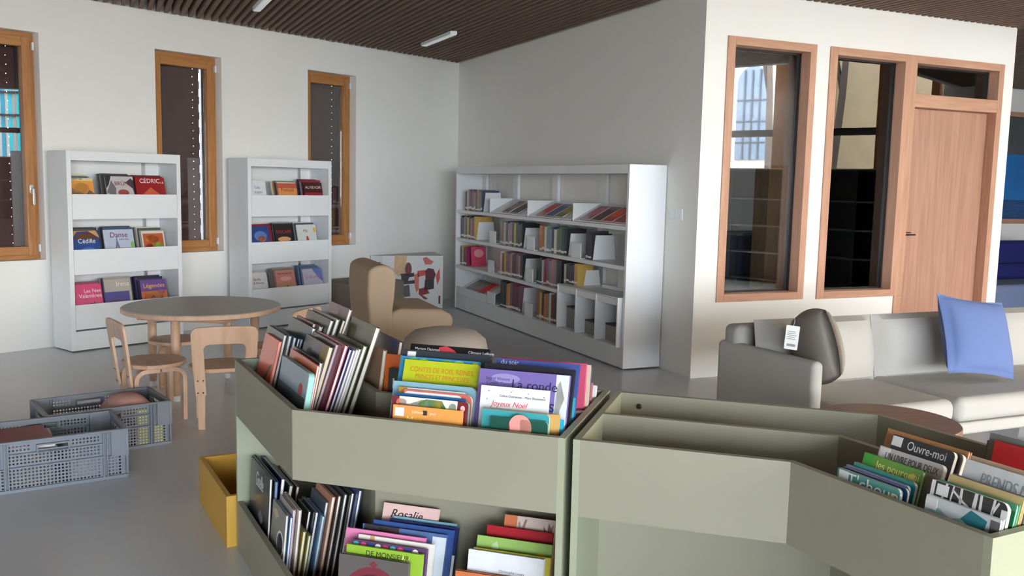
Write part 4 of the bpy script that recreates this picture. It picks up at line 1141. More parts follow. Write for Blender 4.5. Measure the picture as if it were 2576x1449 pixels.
bin_books('1B', BASE_UP, 19, [
    ('blue grey board book with a red dot and dark lower half in the near row', 0.430, 0.755, 0.072, 0.812, 0.020, (112, 140, 156), dict(rad=0.018, pages=mat('mint_pages', (150, 206, 190), 0.6), prints=[(q4(0.0, 1.0, 0.0, 0.72), (34, 52, 58)), (el(0.8, 0.78, 0.07, 0.07), (180, 44, 62))])),
    ('orange book with thin script title in the near row', 0.410, 0.727, 0.105, 0.832, 0.008, (212, 96, 52), dict(title=[('Sweet Corn', 0.05, 0.08, 0.72, (250, 220, 190), dict(width=0.6, shear=0.2))], prints=[([(0.8, 0.2), (1.0, 0.3), (1.0, 0.8), (0.85, 0.7)], (150, 60, 50))])),
    ('dark book with grey pattern behind the orange title one', 0.390, 0.698, 0.120, 0.834, 0.012, (62, 58, 60)),
    ('night scene book with a golden edge in the near row', 0.370, 0.633, 0.170, 0.868, 0.016, (38, 38, 46), dict(pages=PAPERC, prints=[(q4(0.75, 1.0, 0, 1), (168, 140, 100)), (el(0.5, 0.6, 0.2, 0.08), (110, 66, 66)), (el(0.3, 0.8, 0.14, 0.1), (62, 62, 96))])),
    ('dull maroon book with rosy page edge in the near row', 0.350, 0.614, 0.198, 0.873, 0.012, (112, 86, 90), dict(pages=mat('rosy_pages', (226, 196, 198), 0.7))),
    ('crimson book in the near row of the slanting trough', 0.35, 0.665, 0.212, 0.876, 0.012, (150, 34, 62), dict(pages=PAPER)),
    ('indigo thin book following the crimson one', 0.35, 0.66, 0.228, 0.862, 0.010, (58, 52, 108)),
    ('lavender grey thin book in the near row', 0.35, 0.655, 0.242, 0.858, 0.010, (140, 134, 168)),
    ('pearl grey thin book in the near row', 0.35, 0.65, 0.255, 0.858, 0.009, (190, 188, 186)),
    ('grey green book in the near row', 0.35, 0.630, 0.268, 0.856, 0.012, (104, 108, 92)),
    ('moss green book near the rear of the near row', 0.35, 0.616, 0.290, 0.861, 0.014, (104, 106, 80)),
    ('large olive brown album with a thin white word, tallest of the near row', 0.35, 0.600, 0.338, 0.916, 0.017, (98, 94, 72), dict(title=[('chut', 0.07, 0.38, 0.62, (200, 196, 180), dict(shear=0.2, width=0.8))], prints=[([(0.1, 0.5), (0.2, 0.55), (0.24, 0.9), (0.12, 0.92)], (120, 118, 72))])),
], G)
bin_books('1B', BASE_UP, 12, [
    ('light brown book leaning alone in the rear of the slanting trough', 0.42, 0.575, 0.372, 0.835, 0.014, (196, 160, 132), dict(base=0.335)),
    ('dark grey album with a blue corner in the rear of the slanting trough', 0.18, 0.52, 0.45, 0.85, 0.016, (74, 74, 72), dict(base=0.40, prints=[(q4(0.78, 0.94, 0.9, 1.0), (80, 84, 140))])),
], G)

# ---- first unit, lower trough, front arm
G = 'picture books in the lower trough of the packed unit'
bin_books('1A', BASE_LOW, 20, [
    ('dark grey book with a wine red oval frame at the bottom edge', 0.125, 0.350, 0.055, 0.288, 0.013, (98, 92, 90), dict(prints=[(el(0.5, 0.46, 0.46, 0.44, 28), (122, 44, 58)), (el(0.5, 0.44, 0.40, 0.38, 28), (150, 76, 86)), ([(0.44, 0.93), (0.5, 0.97), (0.56, 0.93), (0.52, 0.9), (0.48, 0.9)], (122, 44, 58))], title=[('PETIT THÉÂTRE', 0.014, 0.3, 0.62, (206, 170, 170))])),
    ('lime green picture book with dark title in the lower trough', 0.134, 0.381, 0.085, 0.307, 0.012, (150, 190, 56), dict(title=[('DE MONSIEUR', 0.022, 0.26, 0.91, (50, 64, 30))], prints=[([(0.72, 0.9), (0.76, 0.97), (0.8, 0.9), (0.84, 0.97), (0.8, 0.86)], (226, 230, 120))])),
    ('book with a colourful patterned cover behind the lime one', 0.141, 0.384, 0.11, 0.313, 0.014, (92, 56, 96), dict(pages=mat('mint_pages', (150, 206, 190), 0.6), prints=[(el(0.05 + 0.1 * k, 0.955, 0.04, 0.03), ((60, 180, 180), (226, 70, 130), (40, 70, 140), (230, 230, 226), (190, 60, 90))[k % 5]) for k in range(9)])),
    ('cream softcover with a tan spot in the lower trough', 0.147, 0.395, 0.138, 0.320, 0.009, (232, 224, 214), dict(prints=[(q4(0.16, 0.22, 0.93, 1.0), (214, 160, 100))])),
    ('candy pink book in the lower trough', 0.096, 0.359, 0.158, 0.326, 0.012, (226, 130, 178)),
    ('slate blue book with a brown patch in the lower trough', 0.136, 0.416, 0.190, 0.332, 0.012, (84, 110, 160), dict(prints=[(q4(0.02, 0.44, 0.9, 1.0), (52, 50, 56)), (q4(0.2, 0.42, 0.9, 0.985), (150, 112, 100)), (q4(0.84, 1.0, 0.3, 0.97), (214, 224, 232))])),
    ('cobalt blue book in the lower trough', 0.162, 0.430, 0.212, 0.340, 0.012, (52, 84, 150)),
    ('midnight blue book with a white foot in the lower trough', 0.208, 0.437, 0.232, 0.342, 0.012, (34, 40, 92), dict(prints=[(q4(0.88, 1.0, 0, 0.75), (226, 226, 220))])),
    ('pale teal thin book just behind the midnight blue one', 0.213, 0.425, 0.250, 0.347, 0.008, (122, 170, 186)),
    ('soft pink storybook with black script, tallest in the lower trough', 0.169, 0.357, 0.273, 0.376, 0.012, (236, 196, 192), dict(title=[('Rosalie', 0.038, 0.14, 0.885, (40, 30, 36), dict(shear=0.3))])),
], G)
bin_books('1A', BASE_LOW, 20, [
    ('burnt orange book at the bottom edge, front of the right lower pile', 0.494, 0.704, 0.06, 0.287, 0.016, (206, 116, 70)),
    ('white book with a small blue disc in the right lower pile', 0.517, 0.745, 0.105, 0.337, 0.014, (226, 228, 232), dict(title=[('Christophe Loupy', 0.0105, 0.42, 0.83, (110, 110, 118))], prints=[(el(0.96, 0.7, 0.05, 0.045, 18, pi / 2, 3 * pi / 2), (70, 100, 170))])),
    ('yellow edged book directly behind the white one', 0.525, 0.759, 0.125, 0.336, 0.010, (214, 204, 70)),
    ('light green book with a round yellow badge in the right lower pile', 0.523, 0.752, 0.165, 0.357, 0.014, (158, 196, 104), dict(title=[('Britta Teckentrup', 0.010, 0.46, 0.88, (60, 80, 50))], prints=[(el(0.86, 0.82, 0.12, 0.1, 20), (232, 206, 60)), (el(0.66, 0.83, 0.06, 0.06, 12, 0, pi), (222, 150, 110)), ([(0.2, 0.93), (0.27, 0.97), (0.3, 0.92), (0.26, 0.88), (0.34, 0.86), (0.24, 0.85)], (190, 220, 160))])),
    ('red topped white book in the right lower pile', 0.540, 0.743, 0.205, 0.376, 0.012, (184, 38, 52), dict(prints=[(q4(0.0, 1.0, 0.0, 0.88), (238, 236, 232))])),
    ('rounded book with orange coral branches at the rear of the right lower pile', 0.584, 0.745, 0.240, 0.400, 0.018, (226, 130, 90), dict(rad=0.0, prints=[(q4(0.25, 1, 0.0, 1.0), (226, 206, 196)), ([(0.3, 0.8), (0.34, 0.8), (0.44, 0.98), (0.4, 0.98), (0.34, 0.9), (0.3, 0.96), (0.27, 0.95)], (206, 96, 60)), ([(0.82, 0.8), (0.87, 0.8), (0.96, 0.97), (0.9, 0.94), (0.86, 0.98), (0.84, 0.9), (0.76, 0.95)], (160, 60, 48))])),
], G)
bin_books('1B', BASE_LOW, 10, [
    ('large black album with thin white script at the outer end of the lower trough', 0.070, 0.361, 0.042, 0.372, 0.010, (48, 50, 52), dict(title=[('Giselle', 0.075, 0.32, 0.78, (214, 214, 210), dict(shear=0.2, width=0.55, rot=0.0))], prints=[([(0.5, 0.5), (0.62, 0.58), (0.74, 0.5), (0.66, 0.42)], (110, 112, 116))])),
    ('black album with a bluish page edge behind the script one', 0.040, 0.376, 0.056, 0.366, 0.012, (40, 42, 48), dict(pages=mat('blue_pages', (110, 140, 180), 0.7))),
    ('deep navy book at the outer end of the lower trough', 0.040, 0.336, 0.088, 0.358, 0.014, (34, 42, 92)),
    ('dark olive book at the outer end of the lower trough', 0.040, 0.313, 0.122, 0.322, 0.014, (72, 74, 66)),
    ('plum book at the outer end of the lower trough', 0.040, 0.30, 0.15, 0.31, 0.012, (92, 56, 70)),
], G)
bin_books('1B', BASE_LOW, 10, [
    ('grey picture book with a dark oval and a red shape, front of the lower trough', 0.385, 0.56, 0.048, 0.309, 0.008, (150, 150, 142), dict(prints=[(el(0.72, 0.6, 0.26, 0.15, 24), (236, 232, 228)), (el(0.72, 0.6, 0.21, 0.125, 24), (52, 52, 76)), ([(0.1, 0.2), (0.4, 0.28), (0.7, 0.38), (0.6, 0.2), (0.3, 0.1)], (206, 92, 62)), ([(0.1, 0.9), (0.3, 0.82), (0.5, 0.88), (0.3, 0.94)], (206, 186, 150))])),
    ('cobalt thin book behind the oval cover', 0.385, 0.570, 0.059, 0.304, 0.009, (70, 116, 172)),
    ('pale grey book with rosy edge in the lower slanting trough', 0.385, 0.556, 0.072, 0.323, 0.009, (196, 186, 182), dict(pages=mat('rosy_pages', (226, 196, 198), 0.7))),
    ('beige thin book in the lower slanting trough', 0.385, 0.582, 0.084, 0.329, 0.010, (176, 160, 148)),
    ('mustard thin book low in the slanting trough', 0.385, 0.585, 0.097, 0.255, 0.010, (180, 160, 84)),
    ('moss thin book low in the slanting trough', 0.385, 0.60, 0.11, 0.245, 0.010, (120, 124, 66)),
    ('black thin book in the lower slanting trough', 0.385, 0.52, 0.132, 0.296, 0.010, (42, 40, 40)),
    ('ink blue book in the lower slanting trough', 0.385, 0.553, 0.147, 0.302, 0.012, (36, 46, 74)),
    ('sky blue book in the lower slanting trough', 0.385, 0.58, 0.162, 0.295, 0.010, (100, 150, 190)),
    ('slate grey tall book in the lower slanting trough', 0.385, 0.551, 0.182, 0.33, 0.011, (92, 96, 112)),
    ('terracotta book in the lower slanting trough', 0.385, 0.57, 0.199, 0.352, 0.011, (206, 150, 122)),
    ('dark brown book in the lower slanting trough', 0.385, 0.585, 0.215, 0.358, 0.011, (84, 70, 62)),
    ('graphite book in the lower slanting trough', 0.385, 0.60, 0.231, 0.366, 0.011, (62, 62, 64)),
    ('white edged black book last in the lower slanting trough', 0.385, 0.625, 0.247, 0.376, 0.011, (34, 36, 40)),
    ('royal blue book deep in the lower slanting trough', 0.385, 0.655, 0.263, 0.392, 0.011, (52, 72, 124)),
], G)

# ---- second unit, far arm
G = 'board books in the second green trough'
bin_books('2B', BASE_UP, 20, [
    ('teal board book with large white title and a small sun at the front', 0.102, 0.280, 0.052, 0.737, 0.012, (90, 158, 146), dict(rad=0.012, sticker=(0.03, 0.99), title=[("T'choupi", 0.045, 0.17, 0.835, (240, 244, 240))], prints=[(el(0.9, 0.9, 0.035, 0.035, 14), (240, 196, 80))])),
    ('navy board book behind the teal one', 0.100, 0.286, 0.070, 0.737, 0.010, (40, 60, 100), dict(rad=0.012)),
    ('lilac board book in the second trough', 0.098, 0.276, 0.085, 0.739, 0.010, (126, 128, 176), dict(rad=0.01)),
    ('sea green board book in the second trough', 0.103, 0.278, 0.105, 0.744, 0.012, (40, 146, 140), dict(rad=0.012)),
    ('grass green board book with yellow handwritten title', 0.107, 0.272, 0.135, 0.764, 0.016, (104, 164, 56), dict(title=[('les pourquoi', 0.028, 0.24, 0.88, (236, 226, 130), dict(width=0.85))], prints=[(q4(0.0, 0.17, 0, 1), (70, 170, 60)), ([(0.78, 0.86), (0.8, 0.93), (0.88, 0.95), (0.92, 0.88), (0.86, 0.82), (0.8, 0.8), (0.84, 0.86)], (220, 214, 90))])),
    ('pale grey book with thin dark capitals in the second trough', 0.114, 0.293, 0.180, 0.777, 0.014, (206, 198, 192), dict(rad=0.012, sticker=(0.02, 0.99), title=[('UN LIVRE POUR DEUX', 0.0235, 0.12, 0.895, (76, 76, 74), dict(width=0.62))])),
    ('black book with white serif title behind the pale grey one', 0.118, 0.288, 0.222, 0.801, 0.014, (60, 60, 62), dict(rad=0.012, sticker=(0.0, 0.99), title=[('Ouvre-moi', 0.03, 0.26, 0.905, (230, 230, 226), dict(width=0.8))])),
    ('stone grey rounded book following the black one', 0.11, 0.296, 0.242, 0.795, 0.014, (138, 132, 126), dict(rad=0.012)),
    ('tan and orange book at the rear of the second trough', 0.069, 0.295, 0.260, 0.801, 0.012, (206, 148, 96)),
], G)
bin_books('2B', BASE_UP, 20, [
    ('pale book with misty teal shapes at the front of the right pile', 0.345, 0.517, 0.056, 0.748, 0.012, (212, 216, 218), dict(rad=0.0, sticker=(0.0, 0.98), prints=[([(0.0, 0.84), (0.2, 0.9), (0.35, 0.84), (0.5, 0.88), (0.6, 0.8), (0.6, 0.6), (0, 0.6)], (150, 186, 180)), ([(0.5, 0.88), (0.62, 0.99), (0.84, 0.94), (0.82, 0.85), (0.6, 0.84)], (40, 128, 138)), (q4(0.88, 1.0, 0.6, 0.97), (110, 106, 114))])),
    ('black book with white bare tree trunks', 0.335, 0.512, 0.085, 0.773, 0.014, (34, 34, 36), dict(rad=0.016, sticker=(0.08, 0.98), prints=[(q4(0.0, 0.05, 0, 1), (236, 236, 234)), ([(0.14, 0.8), (0.17, 0.8), (0.22, 1.0), (0.19, 1.0)], (232, 230, 226)), ([(0.26, 0.78), (0.28, 0.78), (0.31, 1.0), (0.29, 1.0)], (232, 230, 226)), ([(0.4, 0.78), (0.44, 0.78), (0.42, 1.0), (0.39, 1.0)], (232, 230, 226)), ([(0.56, 0.76), (0.62, 0.76), (0.62, 1.0), (0.58, 1.0)], (232, 230, 226)), ([(0.66, 0.76), (0.7, 0.76), (0.68, 1.0), (0.65, 1.0)], (232, 230, 226)), ([(0.3, 0.97), (0.45, 0.9), (0.56, 0.86), (0.56, 0.84), (0.44, 0.88), (0.28, 0.96)], (232, 230, 226)), ([(0.8, 0.78), (0.83, 0.78), (0.85, 1.0), (0.82, 1.0)], (232, 230, 226)), ([(0.83, 0.86), (0.9, 0.98), (0.88, 0.99), (0.82, 0.9)], (232, 230, 226)), (q4(0.93, 1.0, 0.0, 0.94), (236, 236, 234))])),
    ('mint green book with a darker band in the right pile', 0.336, 0.515, 0.108, 0.770, 0.012, (90, 170, 130), dict(prints=[(q4(0.94, 1.0, 0.5, 0.94), (40, 130, 80))])),
    ('sand yellow book in the right pile of the second trough', 0.340, 0.512, 0.135, 0.780, 0.010, (214, 190, 130)),
    ('greyish lilac thin book in the right pile of the second trough', 0.335, 0.514, 0.150, 0.778, 0.009, (130, 126, 140)),
    ('white picture book with thin grey capitals at the right edge', 0.339, 0.513, 0.190, 0.805, 0.014, (222, 224, 222), dict(title=[('PRENDS MA', 0.038, 0.26, 0.84, (150, 166, 172), dict(width=0.62))])),
    ('biscuit coloured book behind the white one at the right edge', 0.327, 0.512, 0.222, 0.806, 0.014, (206, 176, 150)),
], G)
bin_books('2B', BASE_UP, 12, [
    ('bright red book in the rear trough at the right edge', 0.236, 0.41, 0.44, 0.795, 0.014, (186, 36, 46), dict(base=0.40)),
    ('grey green book with a red corner behind the red one', 0.204, 0.39, 0.468, 0.802, 0.014, (120, 124, 114), dict(base=0.425, prints=[(q4(0.6, 1, 0.85, 0.99), (160, 50, 56))])),
    ('dark navy narrow book left of the red one', 0.182, 0.36, 0.492, 0.775, 0.014, (30, 40, 72), dict(base=0.448)),
    ('white book with pale edge in the rear trough', 0.245, 0.46, 0.52, 0.822, 0.014, (230, 230, 226), dict(base=0.475)),
    ('aqua and white book highest in the rear trough', 0.25, 0.47, 0.548, 0.842, 0.014, (140, 180, 186), dict(base=0.50)),
], G)
o = bpy.data.objects
# ---- one thin clear-covered book in the mustard box
YB = Fr((-1.334, 3.839), -61.0)
for j in range(3):
    M = Matrix.Translation(YB.p(0.25 + 0.03 * j, 0.10 + 0.07 * j, 0.026)) @ Matrix.Rotation(R(-61), 4, 'Z') @ Matrix.Rotation(R(-18), 4, 'X')
    book(M, 0.18, 0.17 + 0.015 * j, 0.012, [(120, 104, 92), (150, 146, 140), (90, 84, 84)][j], ['brown', 'grey', 'dark'][j] + ' booklet standing inside the mustard yellow box', 'booklets in the mustard box')

# ---- piles on the display shelves
def pile(k, tier, x0, x1, ztop, n, cols, label, title, prints, where, wild=0.0):
    s0 = (-4.847, -3.213)[k]
    fr = Fr(W1.p(s0, -0.371), A1)
    base = (1.245, 0.81, 0.375)[tier] - 0.186
    x0, x1 = x0 - s0, x1 - s0
    side = ('nearer the left edge', 'beside the long bookcase side')[k]
    for j in range(n):
        dx = 0.0 if j == 0 else rng.uniform(-0.012, 0.012)
        h = (ztop - base + (0 if j == 0 else rng.uniform(-0.004, 0.016) + 0.003 * j)) / cos(R(13))
        bd = 0.018 + 0.0148 * j
        M = Matrix.Translation(fr.p(max(0.04, x0 + dx), bd, base + 0.0032)) @ Matrix.Rotation(R(A1), 4, 'Z') @ Matrix.Rotation(R(-13), 4, 'X')
        w = x1 - x0 if j == 0 else (x1 - x0) * rng.uniform(0.95, 1.0)
        rgb = cols[j % len(cols)]
        lab = label if j == 0 else '%s book in the %s pile, %s tier, display shelf %s' % (
            ORD[j], where, ('top', 'middle', 'lowest')[tier], ('by the left window', 'near the corner')[k])
        book(M, w, h, 0.0125, rgb, lab, 'comic albums on the display shelves', title=title if j == 0 else None, prints=prints if j == 0 else (), name='comic_album')
S = ('left', 'middle', 'right')
pile(0, 0, -4.795, -4.602, 1.366, 6, [(226, 206, 150), (120, 130, 170), (90, 110, 150), (60, 70, 90), (90, 100, 120)], 'orange and blue album with a dark banner at the left of the top tier', [('AGENT BD', 0.02, 0.06, 0.955, (30, 40, 60))], [(q4(0, 1, 0.0, 0.93), (232, 158, 70)), (el(0.5, 0.74, 0.32, 0.14), (244, 200, 110)), ([(0, 0.0), (1, 0), (1, 0.62), (0.8, 0.7), (0.62, 0.55), (0.4, 0.66), (0.2, 0.7), (0, 0.8)], (60, 96, 150))], S[0])
pile(0, 0, -4.498, -4.263, 1.385, 8, [(196, 190, 190), (60, 58, 62), (130, 126, 122), (90, 86, 84)], 'misty grey album with a red title in the middle of the top tier', [('BRÛME', 0.045, 0.3, 0.78, (130, 40, 36))], [([(0.0, 0.6), (0.2, 0.9), (0.35, 0.7), (0.3, 0.5)], (110, 106, 112)), ([(0.9, 0.95), (0.7, 0.85), (0.95, 0.7), (1.0, 0.5), (1, 0.9)], (60, 56, 66)), (el(0.6, 0.6, 0.2, 0.08), (150, 70, 60)), ([(0, 1), (0.2, 1), (0.1, 0.8), (0, 0.7)], (40, 40, 48))], S[1])
pile(0, 0, -4.246, -3.985, 1.38, 6, [(156, 38, 42), (110, 40, 44), (90, 70, 70), (120, 50, 52)], 'dark red album with bold white lettering at the right of the top tier', [('CÉDRIC', 0.052, 0.14, 0.86, (244, 240, 236)), ('14', 0.03, 0.84, 0.84, (244, 240, 236))], [([(0.2, 0.56), (0.5, 0.75), (0.8, 0.56), (0.7, 0.5), (0.3, 0.5)], (206, 92, 60))], S[2])
pile(0, 1, -4.785, -4.565, 0.95, 6, [(34, 72, 140), (80, 60, 50), (70, 90, 130), (60, 60, 70)], 'deep blue album with white title and brown roof, left of the middle tier', [('Cédille', 0.05, 0.2, 0.70, (244, 244, 244))], [([(0, 0.8), (0.2, 0.98), (0.6, 0.99), (1, 0.82), (1, 0.86), (0.9, 1), (0.0, 1)], (196, 150, 90)), ([(0.0, 0.78), (0.3, 0.95), (0.7, 0.95), (1, 0.78), (0.8, 0.8), (0.2, 0.8)], (92, 52, 34)), (el(0.55, 0.5, 0.3, 0.1), (60, 120, 190))], S[0])
pile(0, 1, -4.527, -4.274, 0.953, 7, [(186, 196, 214), (70, 90, 120), (50, 60, 80), (60, 60, 66), (90, 90, 90)], 'pale dance album with plum title and a tower, middle tier', [('Danse', 0.06, 0.2, 0.81, (122, 24, 92)), ('avec moi', 0.022, 0.5, 0.74, (122, 24, 92))], [([(0.33, 0.5), (0.40, 0.72), (0.42, 0.86), (0.44, 0.72), (0.52, 0.5), (0.46, 0.5), (0.42, 0.6), (0.39, 0.5)], (110, 116, 140)), (el(0.93, 0.62, 0.06, 0.08), (130, 190, 90)), ([(0.0, 0.56), (1.0, 0.56), (1, 0.46), (0, 0.46)], (150, 160, 180))], S[1])
pile(0, 1, -4.204, -4.0, 0.935, 8, [(214, 210, 200), (150, 140, 130), (110, 110, 108), (90, 88, 86), (70, 70, 72)], 'album with a red and green food picture at the right of the middle tier', None, [(q4(0.06, 0.94, 0.3, 0.93), (190, 90, 44)), (el(0.45, 0.78, 0.3, 0.1), (220, 120, 50)), (el(0.7, 0.6, 0.2, 0.1), (150, 180, 70)), (el(0.3, 0.58, 0.15, 0.08), (170, 40, 40))], S[2])
pile(0, 2, -4.778, -4.555, 0.521, 5, [(216, 62, 122), (80, 100, 100), (150, 60, 90), (90, 90, 110)], 'bright pink album with white script title, left of the lowest tier', [('Les Fées', 0.04, 0.34, 0.80, (250, 236, 240)), ('Valentines', 0.045, 0.14, 0.68, (250, 236, 240))], [([(0.5, 0.42), (0.56, 0.56), (0.64, 0.52), (0.68, 0.6), (0.7, 0.44)], (90, 20, 50))], S[0])
pile(0, 2, -4.531, -4.304, 0.545, 5, [(178, 172, 166), (160, 150, 140), (90, 80, 110)], 'grey album with pale title above a violet night scene, lowest tier', [('Irena', 0.055, 0.44, 0.84, (232, 228, 210))], [(q4(0.0, 0.9, 0.0, 0.72), (84, 80, 150)), (el(0.45, 0.5, 0.3, 0.08), (150, 120, 180)), (el(0.5, 0.42, 0.1, 0.06), (200, 90, 90))], S[1])
pile(0, 2, -4.222, -3.99, 0.521, 9, [(110, 74, 150), (40, 40, 66), (60, 62, 90), (34, 36, 60)], 'purple and orange fantasy album at the right of the lowest tier', [('Légendes', 0.052, 0.1, 0.80, (240, 196, 90))], [(q4(0.0, 1, 0.0, 0.72), (206, 104, 66)), (el(0.5, 0.6, 0.4, 0.12), (232, 150, 90)), (el(0.45, 0.5, 0.12, 0.1), (60, 40, 70)), (el(0.8, 0.68, 0.14, 0.06), (190, 110, 160))], S[2])
pile(1, 0, -3.145, -2.965, 1.375, 5, [(226, 230, 232), (210, 216, 210), (180, 190, 180)], 'white album with blue lettering, left of the top tier near the corner', [('Léa', 0.04, 0.32, 0.76, (60, 120, 180)), ('matin', 0.04, 0.26, 0.62, (60, 120, 180))], [(el(0.7, 0.48, 0.2, 0.06), (120, 170, 80))], S[0])
pile(1, 0, -2.828, -2.611, 1.353, 7, [(226, 150, 84), (210, 206, 196), (90, 70, 70), (130, 150, 110), (120, 130, 120)], 'apricot album with brown title in the middle of the second display shelf, top tier', [('Français', 0.045, 0.16, 0.74, (120, 44, 40))], [(q4(0.0, 1, 0.84, 1), (196, 90, 70)), (el(0.5, 0.5, 0.36, 0.14), (240, 180, 100))], S[1])
pile(1, 0, -2.525, -2.30, 1.366, 7, [(70, 24, 28), (150, 40, 50), (60, 60, 80), (130, 130, 140)], 'near-black album with cream title, right of the top tier near the corner', [('AU REVOIR', 0.038, 0.08, 0.80, (226, 214, 180))], [(q4(0.0, 1, 0.3, 0.68), (150, 34, 40))], S[2])
pile(1, 1, -3.135, -2.90, 0.951, 4, [(44, 70, 130), (130, 30, 50), (60, 60, 90)], 'blue and crimson album, left of the middle tier near the corner', None, [(el(0.45, 0.72, 0.3, 0.14), (90, 120, 180)), (q4(0.85, 1, 0, 1), (120, 30, 50)), (el(0.5, 0.64, 0.2, 0.08), (206, 110, 70))], S[0])
pile(1, 1, -2.868, -2.66, 0.965, 4, [(40, 34, 34), (90, 90, 96), (150, 150, 150)], 'black album with red title and gold glow in the middle tier near the corner', [('RESCAPÉ', 0.045, 0.08, 0.74, (170, 44, 44))], [(el(0.5, 0.58, 0.36, 0.07), (220, 160, 110))], S[1])
pile(1, 1, -2.605, -2.375, 0.955, 6, [(220, 220, 216), (60, 66, 72), (80, 84, 90), (130, 134, 140)], 'white album with a small red figure, right of the middle tier near the corner', [('Mia', 0.04, 0.3, 0.78, (120, 70, 60), dict(shear=0.3))], [([(0.42, 0.5), (0.46, 0.66), (0.54, 0.66), (0.6, 0.5)], (180, 60, 50)), (el(0.92, 0.84, 0.06, 0.08), (230, 190, 60))], S[2])
pile(1, 2, -3.14, -2.955, 0.513, 3, [(226, 224, 218), (190, 190, 190)], 'white album with a black bush drawing, left of the lowest tier near the corner', [('Sacha', 0.036, 0.16, 0.78, (150, 60, 60), dict(shear=0.2)), ('& Mimosa', 0.028, 0.14, 0.68, (150, 60, 60), dict(shear=0.2))], [(el(0.5, 0.46, 0.4, 0.08, 18, 0, pi), (34, 34, 36))], S[0])
pile(1, 2, -2.858, -2.63, 0.52, 7, [(206, 140, 130), (150, 130, 120), (110, 130, 130), (160, 150, 130)], 'rosy album with a small rider in the lowest tier near the corner', [('MISTINGUETTE', 0.024, 0.12, 0.88, (90, 30, 50))], [(q4(0.0, 1, 0.3, 0.66), (190, 140, 110)), (el(0.5, 0.76, 0.3, 0.06), (232, 170, 160)), ([(0.5, 0.5), (0.54, 0.6), (0.6, 0.5)], (60, 50, 80))], S[1])
pile(1, 2, -2.535, -2.30, 0.517, 8, [(196, 190, 206), (96, 130, 170), (110, 110, 160), (80, 110, 130)], 'pale lilac album with pink script, right of the lowest tier near the corner', [('La Licorne', 0.042, 0.1, 0.72, (206, 110, 150), dict(shear=0.3))], [([(0.5, 1), (1, 1), (1, 0.6), (0.8, 0.7)], (110, 120, 190))], S[2])

# ---- spines in the long bookcase
def shelf_book(x, z, t, h, dp, rgb, label, y=0.0, lean=0.0, front=None):
    """standing book in bookcase coordinates: thickness along x (towards the corner), spine facing the room"""
    me = bpy.data.meshes.new('novel')
    m = MB()
    b = 0.0018
    y1 = 0.285 + y
    y0 = y1 - dp
    m.box(0, b, y0, y1, 0, h).box(t - b, t, y0, y1, 0, h).box(b, t - b, y1 - b, y1, 0, h)
    n0 = len(m.f)
    m.box(b, t - b, y0 + 0.003, y1 - b, 0.003, h - 0.003)
    n1 = len(m.f)
    zs = 0.010 + 0.012 * rng.random()
    m.box(0.002, t - 0.002, y1, y1 + 0.0004, zs, zs + 0.012 + 0.016 * rng.random())
    me.from_pydata(m.v, [], m.f)
    for q in (cov(rgb, 0.4), PAPER, STICK):
        me.materials.append(q)
    me.polygons.foreach_set('material_index', [0] * n0 + [1] * (n1 - n0) + [2] * (len(m.f) - n1))
    o = bpy.data.objects.new('novel', me)
    C.objects.link(o)
    o.location = SH.p(x - 0.405, 0, z)
    o.rotation_euler = (0, 0, R(A2))
    return tag(o, label, 'book', 'novels in the long bookcase')

COLN = {(74, 66, 72): 'dark grey', (134, 96, 108): 'mauve', (150, 142, 138): 'stone grey', (196, 190, 182): 'pale grey', (206, 190, 60): 'yellow', (92, 70, 76): 'plum brown', (48, 46, 52): 'black', (60, 70, 100): 'slate blue', (124, 150, 164): 'blue grey', (92, 120, 92): 'green', (226, 218, 200): 'cream', (214, 132, 70): 'orange', (160, 120, 84): 'tan', (150, 48, 92): 'magenta', (120, 74, 70): 'brown', (206, 168, 90): 'ochre', (58, 84, 76): 'dark green', (186, 134, 138): 'rosy'}
K = {v: k for k, v in COLN.items()}
def spines(row, bay, sL, z, names, hmean, dsp=0.2):
    """books from left (large s) to right"""
    x = sL
    for j, nm in enumerate(names):
        t = 0.040 + 0.014 * ((j * 5 + bay) % 3) / 2
        h = hmean + 0.012 * (((j * 7 + row * 3) % 5) - 2) / 2
        x -= t + 0.0015
        shelf_book(x, z + 0.001, t, h, dsp * (0.94 + 0.03 * ((j * 3) % 3)), K[nm], '%s spine, %s from the left in bay %s, %s shelf of the long bookcase' % (nm, ORD[j], ('one', 'two', 'three', 'four')[bay], ('top', 'second', 'third', 'bottom')[row]))
    return x
def bookend(s, z, h, label, dp=0.21):
    o = MB().prism([(0.06, 0.0), (0.06 + dp, 0.0), (0.04 + dp, h), (0.08, h)], 0.0, 0.003, 'x').box(-0.10, 0.0, 0.07, 0.25, 0.0, 0.002).build('bookend', LACQ, loc=SH.p(s - 0.405 - 0.004, 0, z + 0.001), rotz=R(A2), fix=True)
    tag(o, label, 'bookend', 'white bookends in the long bookcase')
e = spines(0, 0, 3.86, 1.10, ['dark grey', 'pale grey', 'mauve', 'plum brown', 'mauve', 'rosy', 'dark grey', 'stone grey', 'tan', 'slate blue'], 0.215)
bookend(e, 1.10, 0.2, 'white bookend on the top shelf of the long bookcase')
e = spines(1, 0, 3.99, 0.795, ['black', 'dark grey', 'stone grey', 'plum brown', 'yellow', 'dark grey', 'rosy', 'brown', 'ochre'], 0.235)
bookend(e, 0.795, 0.19, 'white bookend in bay one on the second shelf of the bookcase')
e = spines(1, 1, 2.90, 0.795, ['stone grey', 'tan', 'pale grey', 'slate blue', 'rosy', 'stone grey', 'plum brown', 'yellow', 'dark green', 'dark grey', 'black'], 0.225)
bookend(e, 0.795, 0.19, 'white bookend in bay two on the second shelf of the bookcase')
e = spines(1, 2, 2.00, 0.795, ['orange', 'tan', 'cream', 'blue grey', 'blue grey', 'slate blue', 'cream', 'green', 'green', 'dark green', 'black'], 0.225)
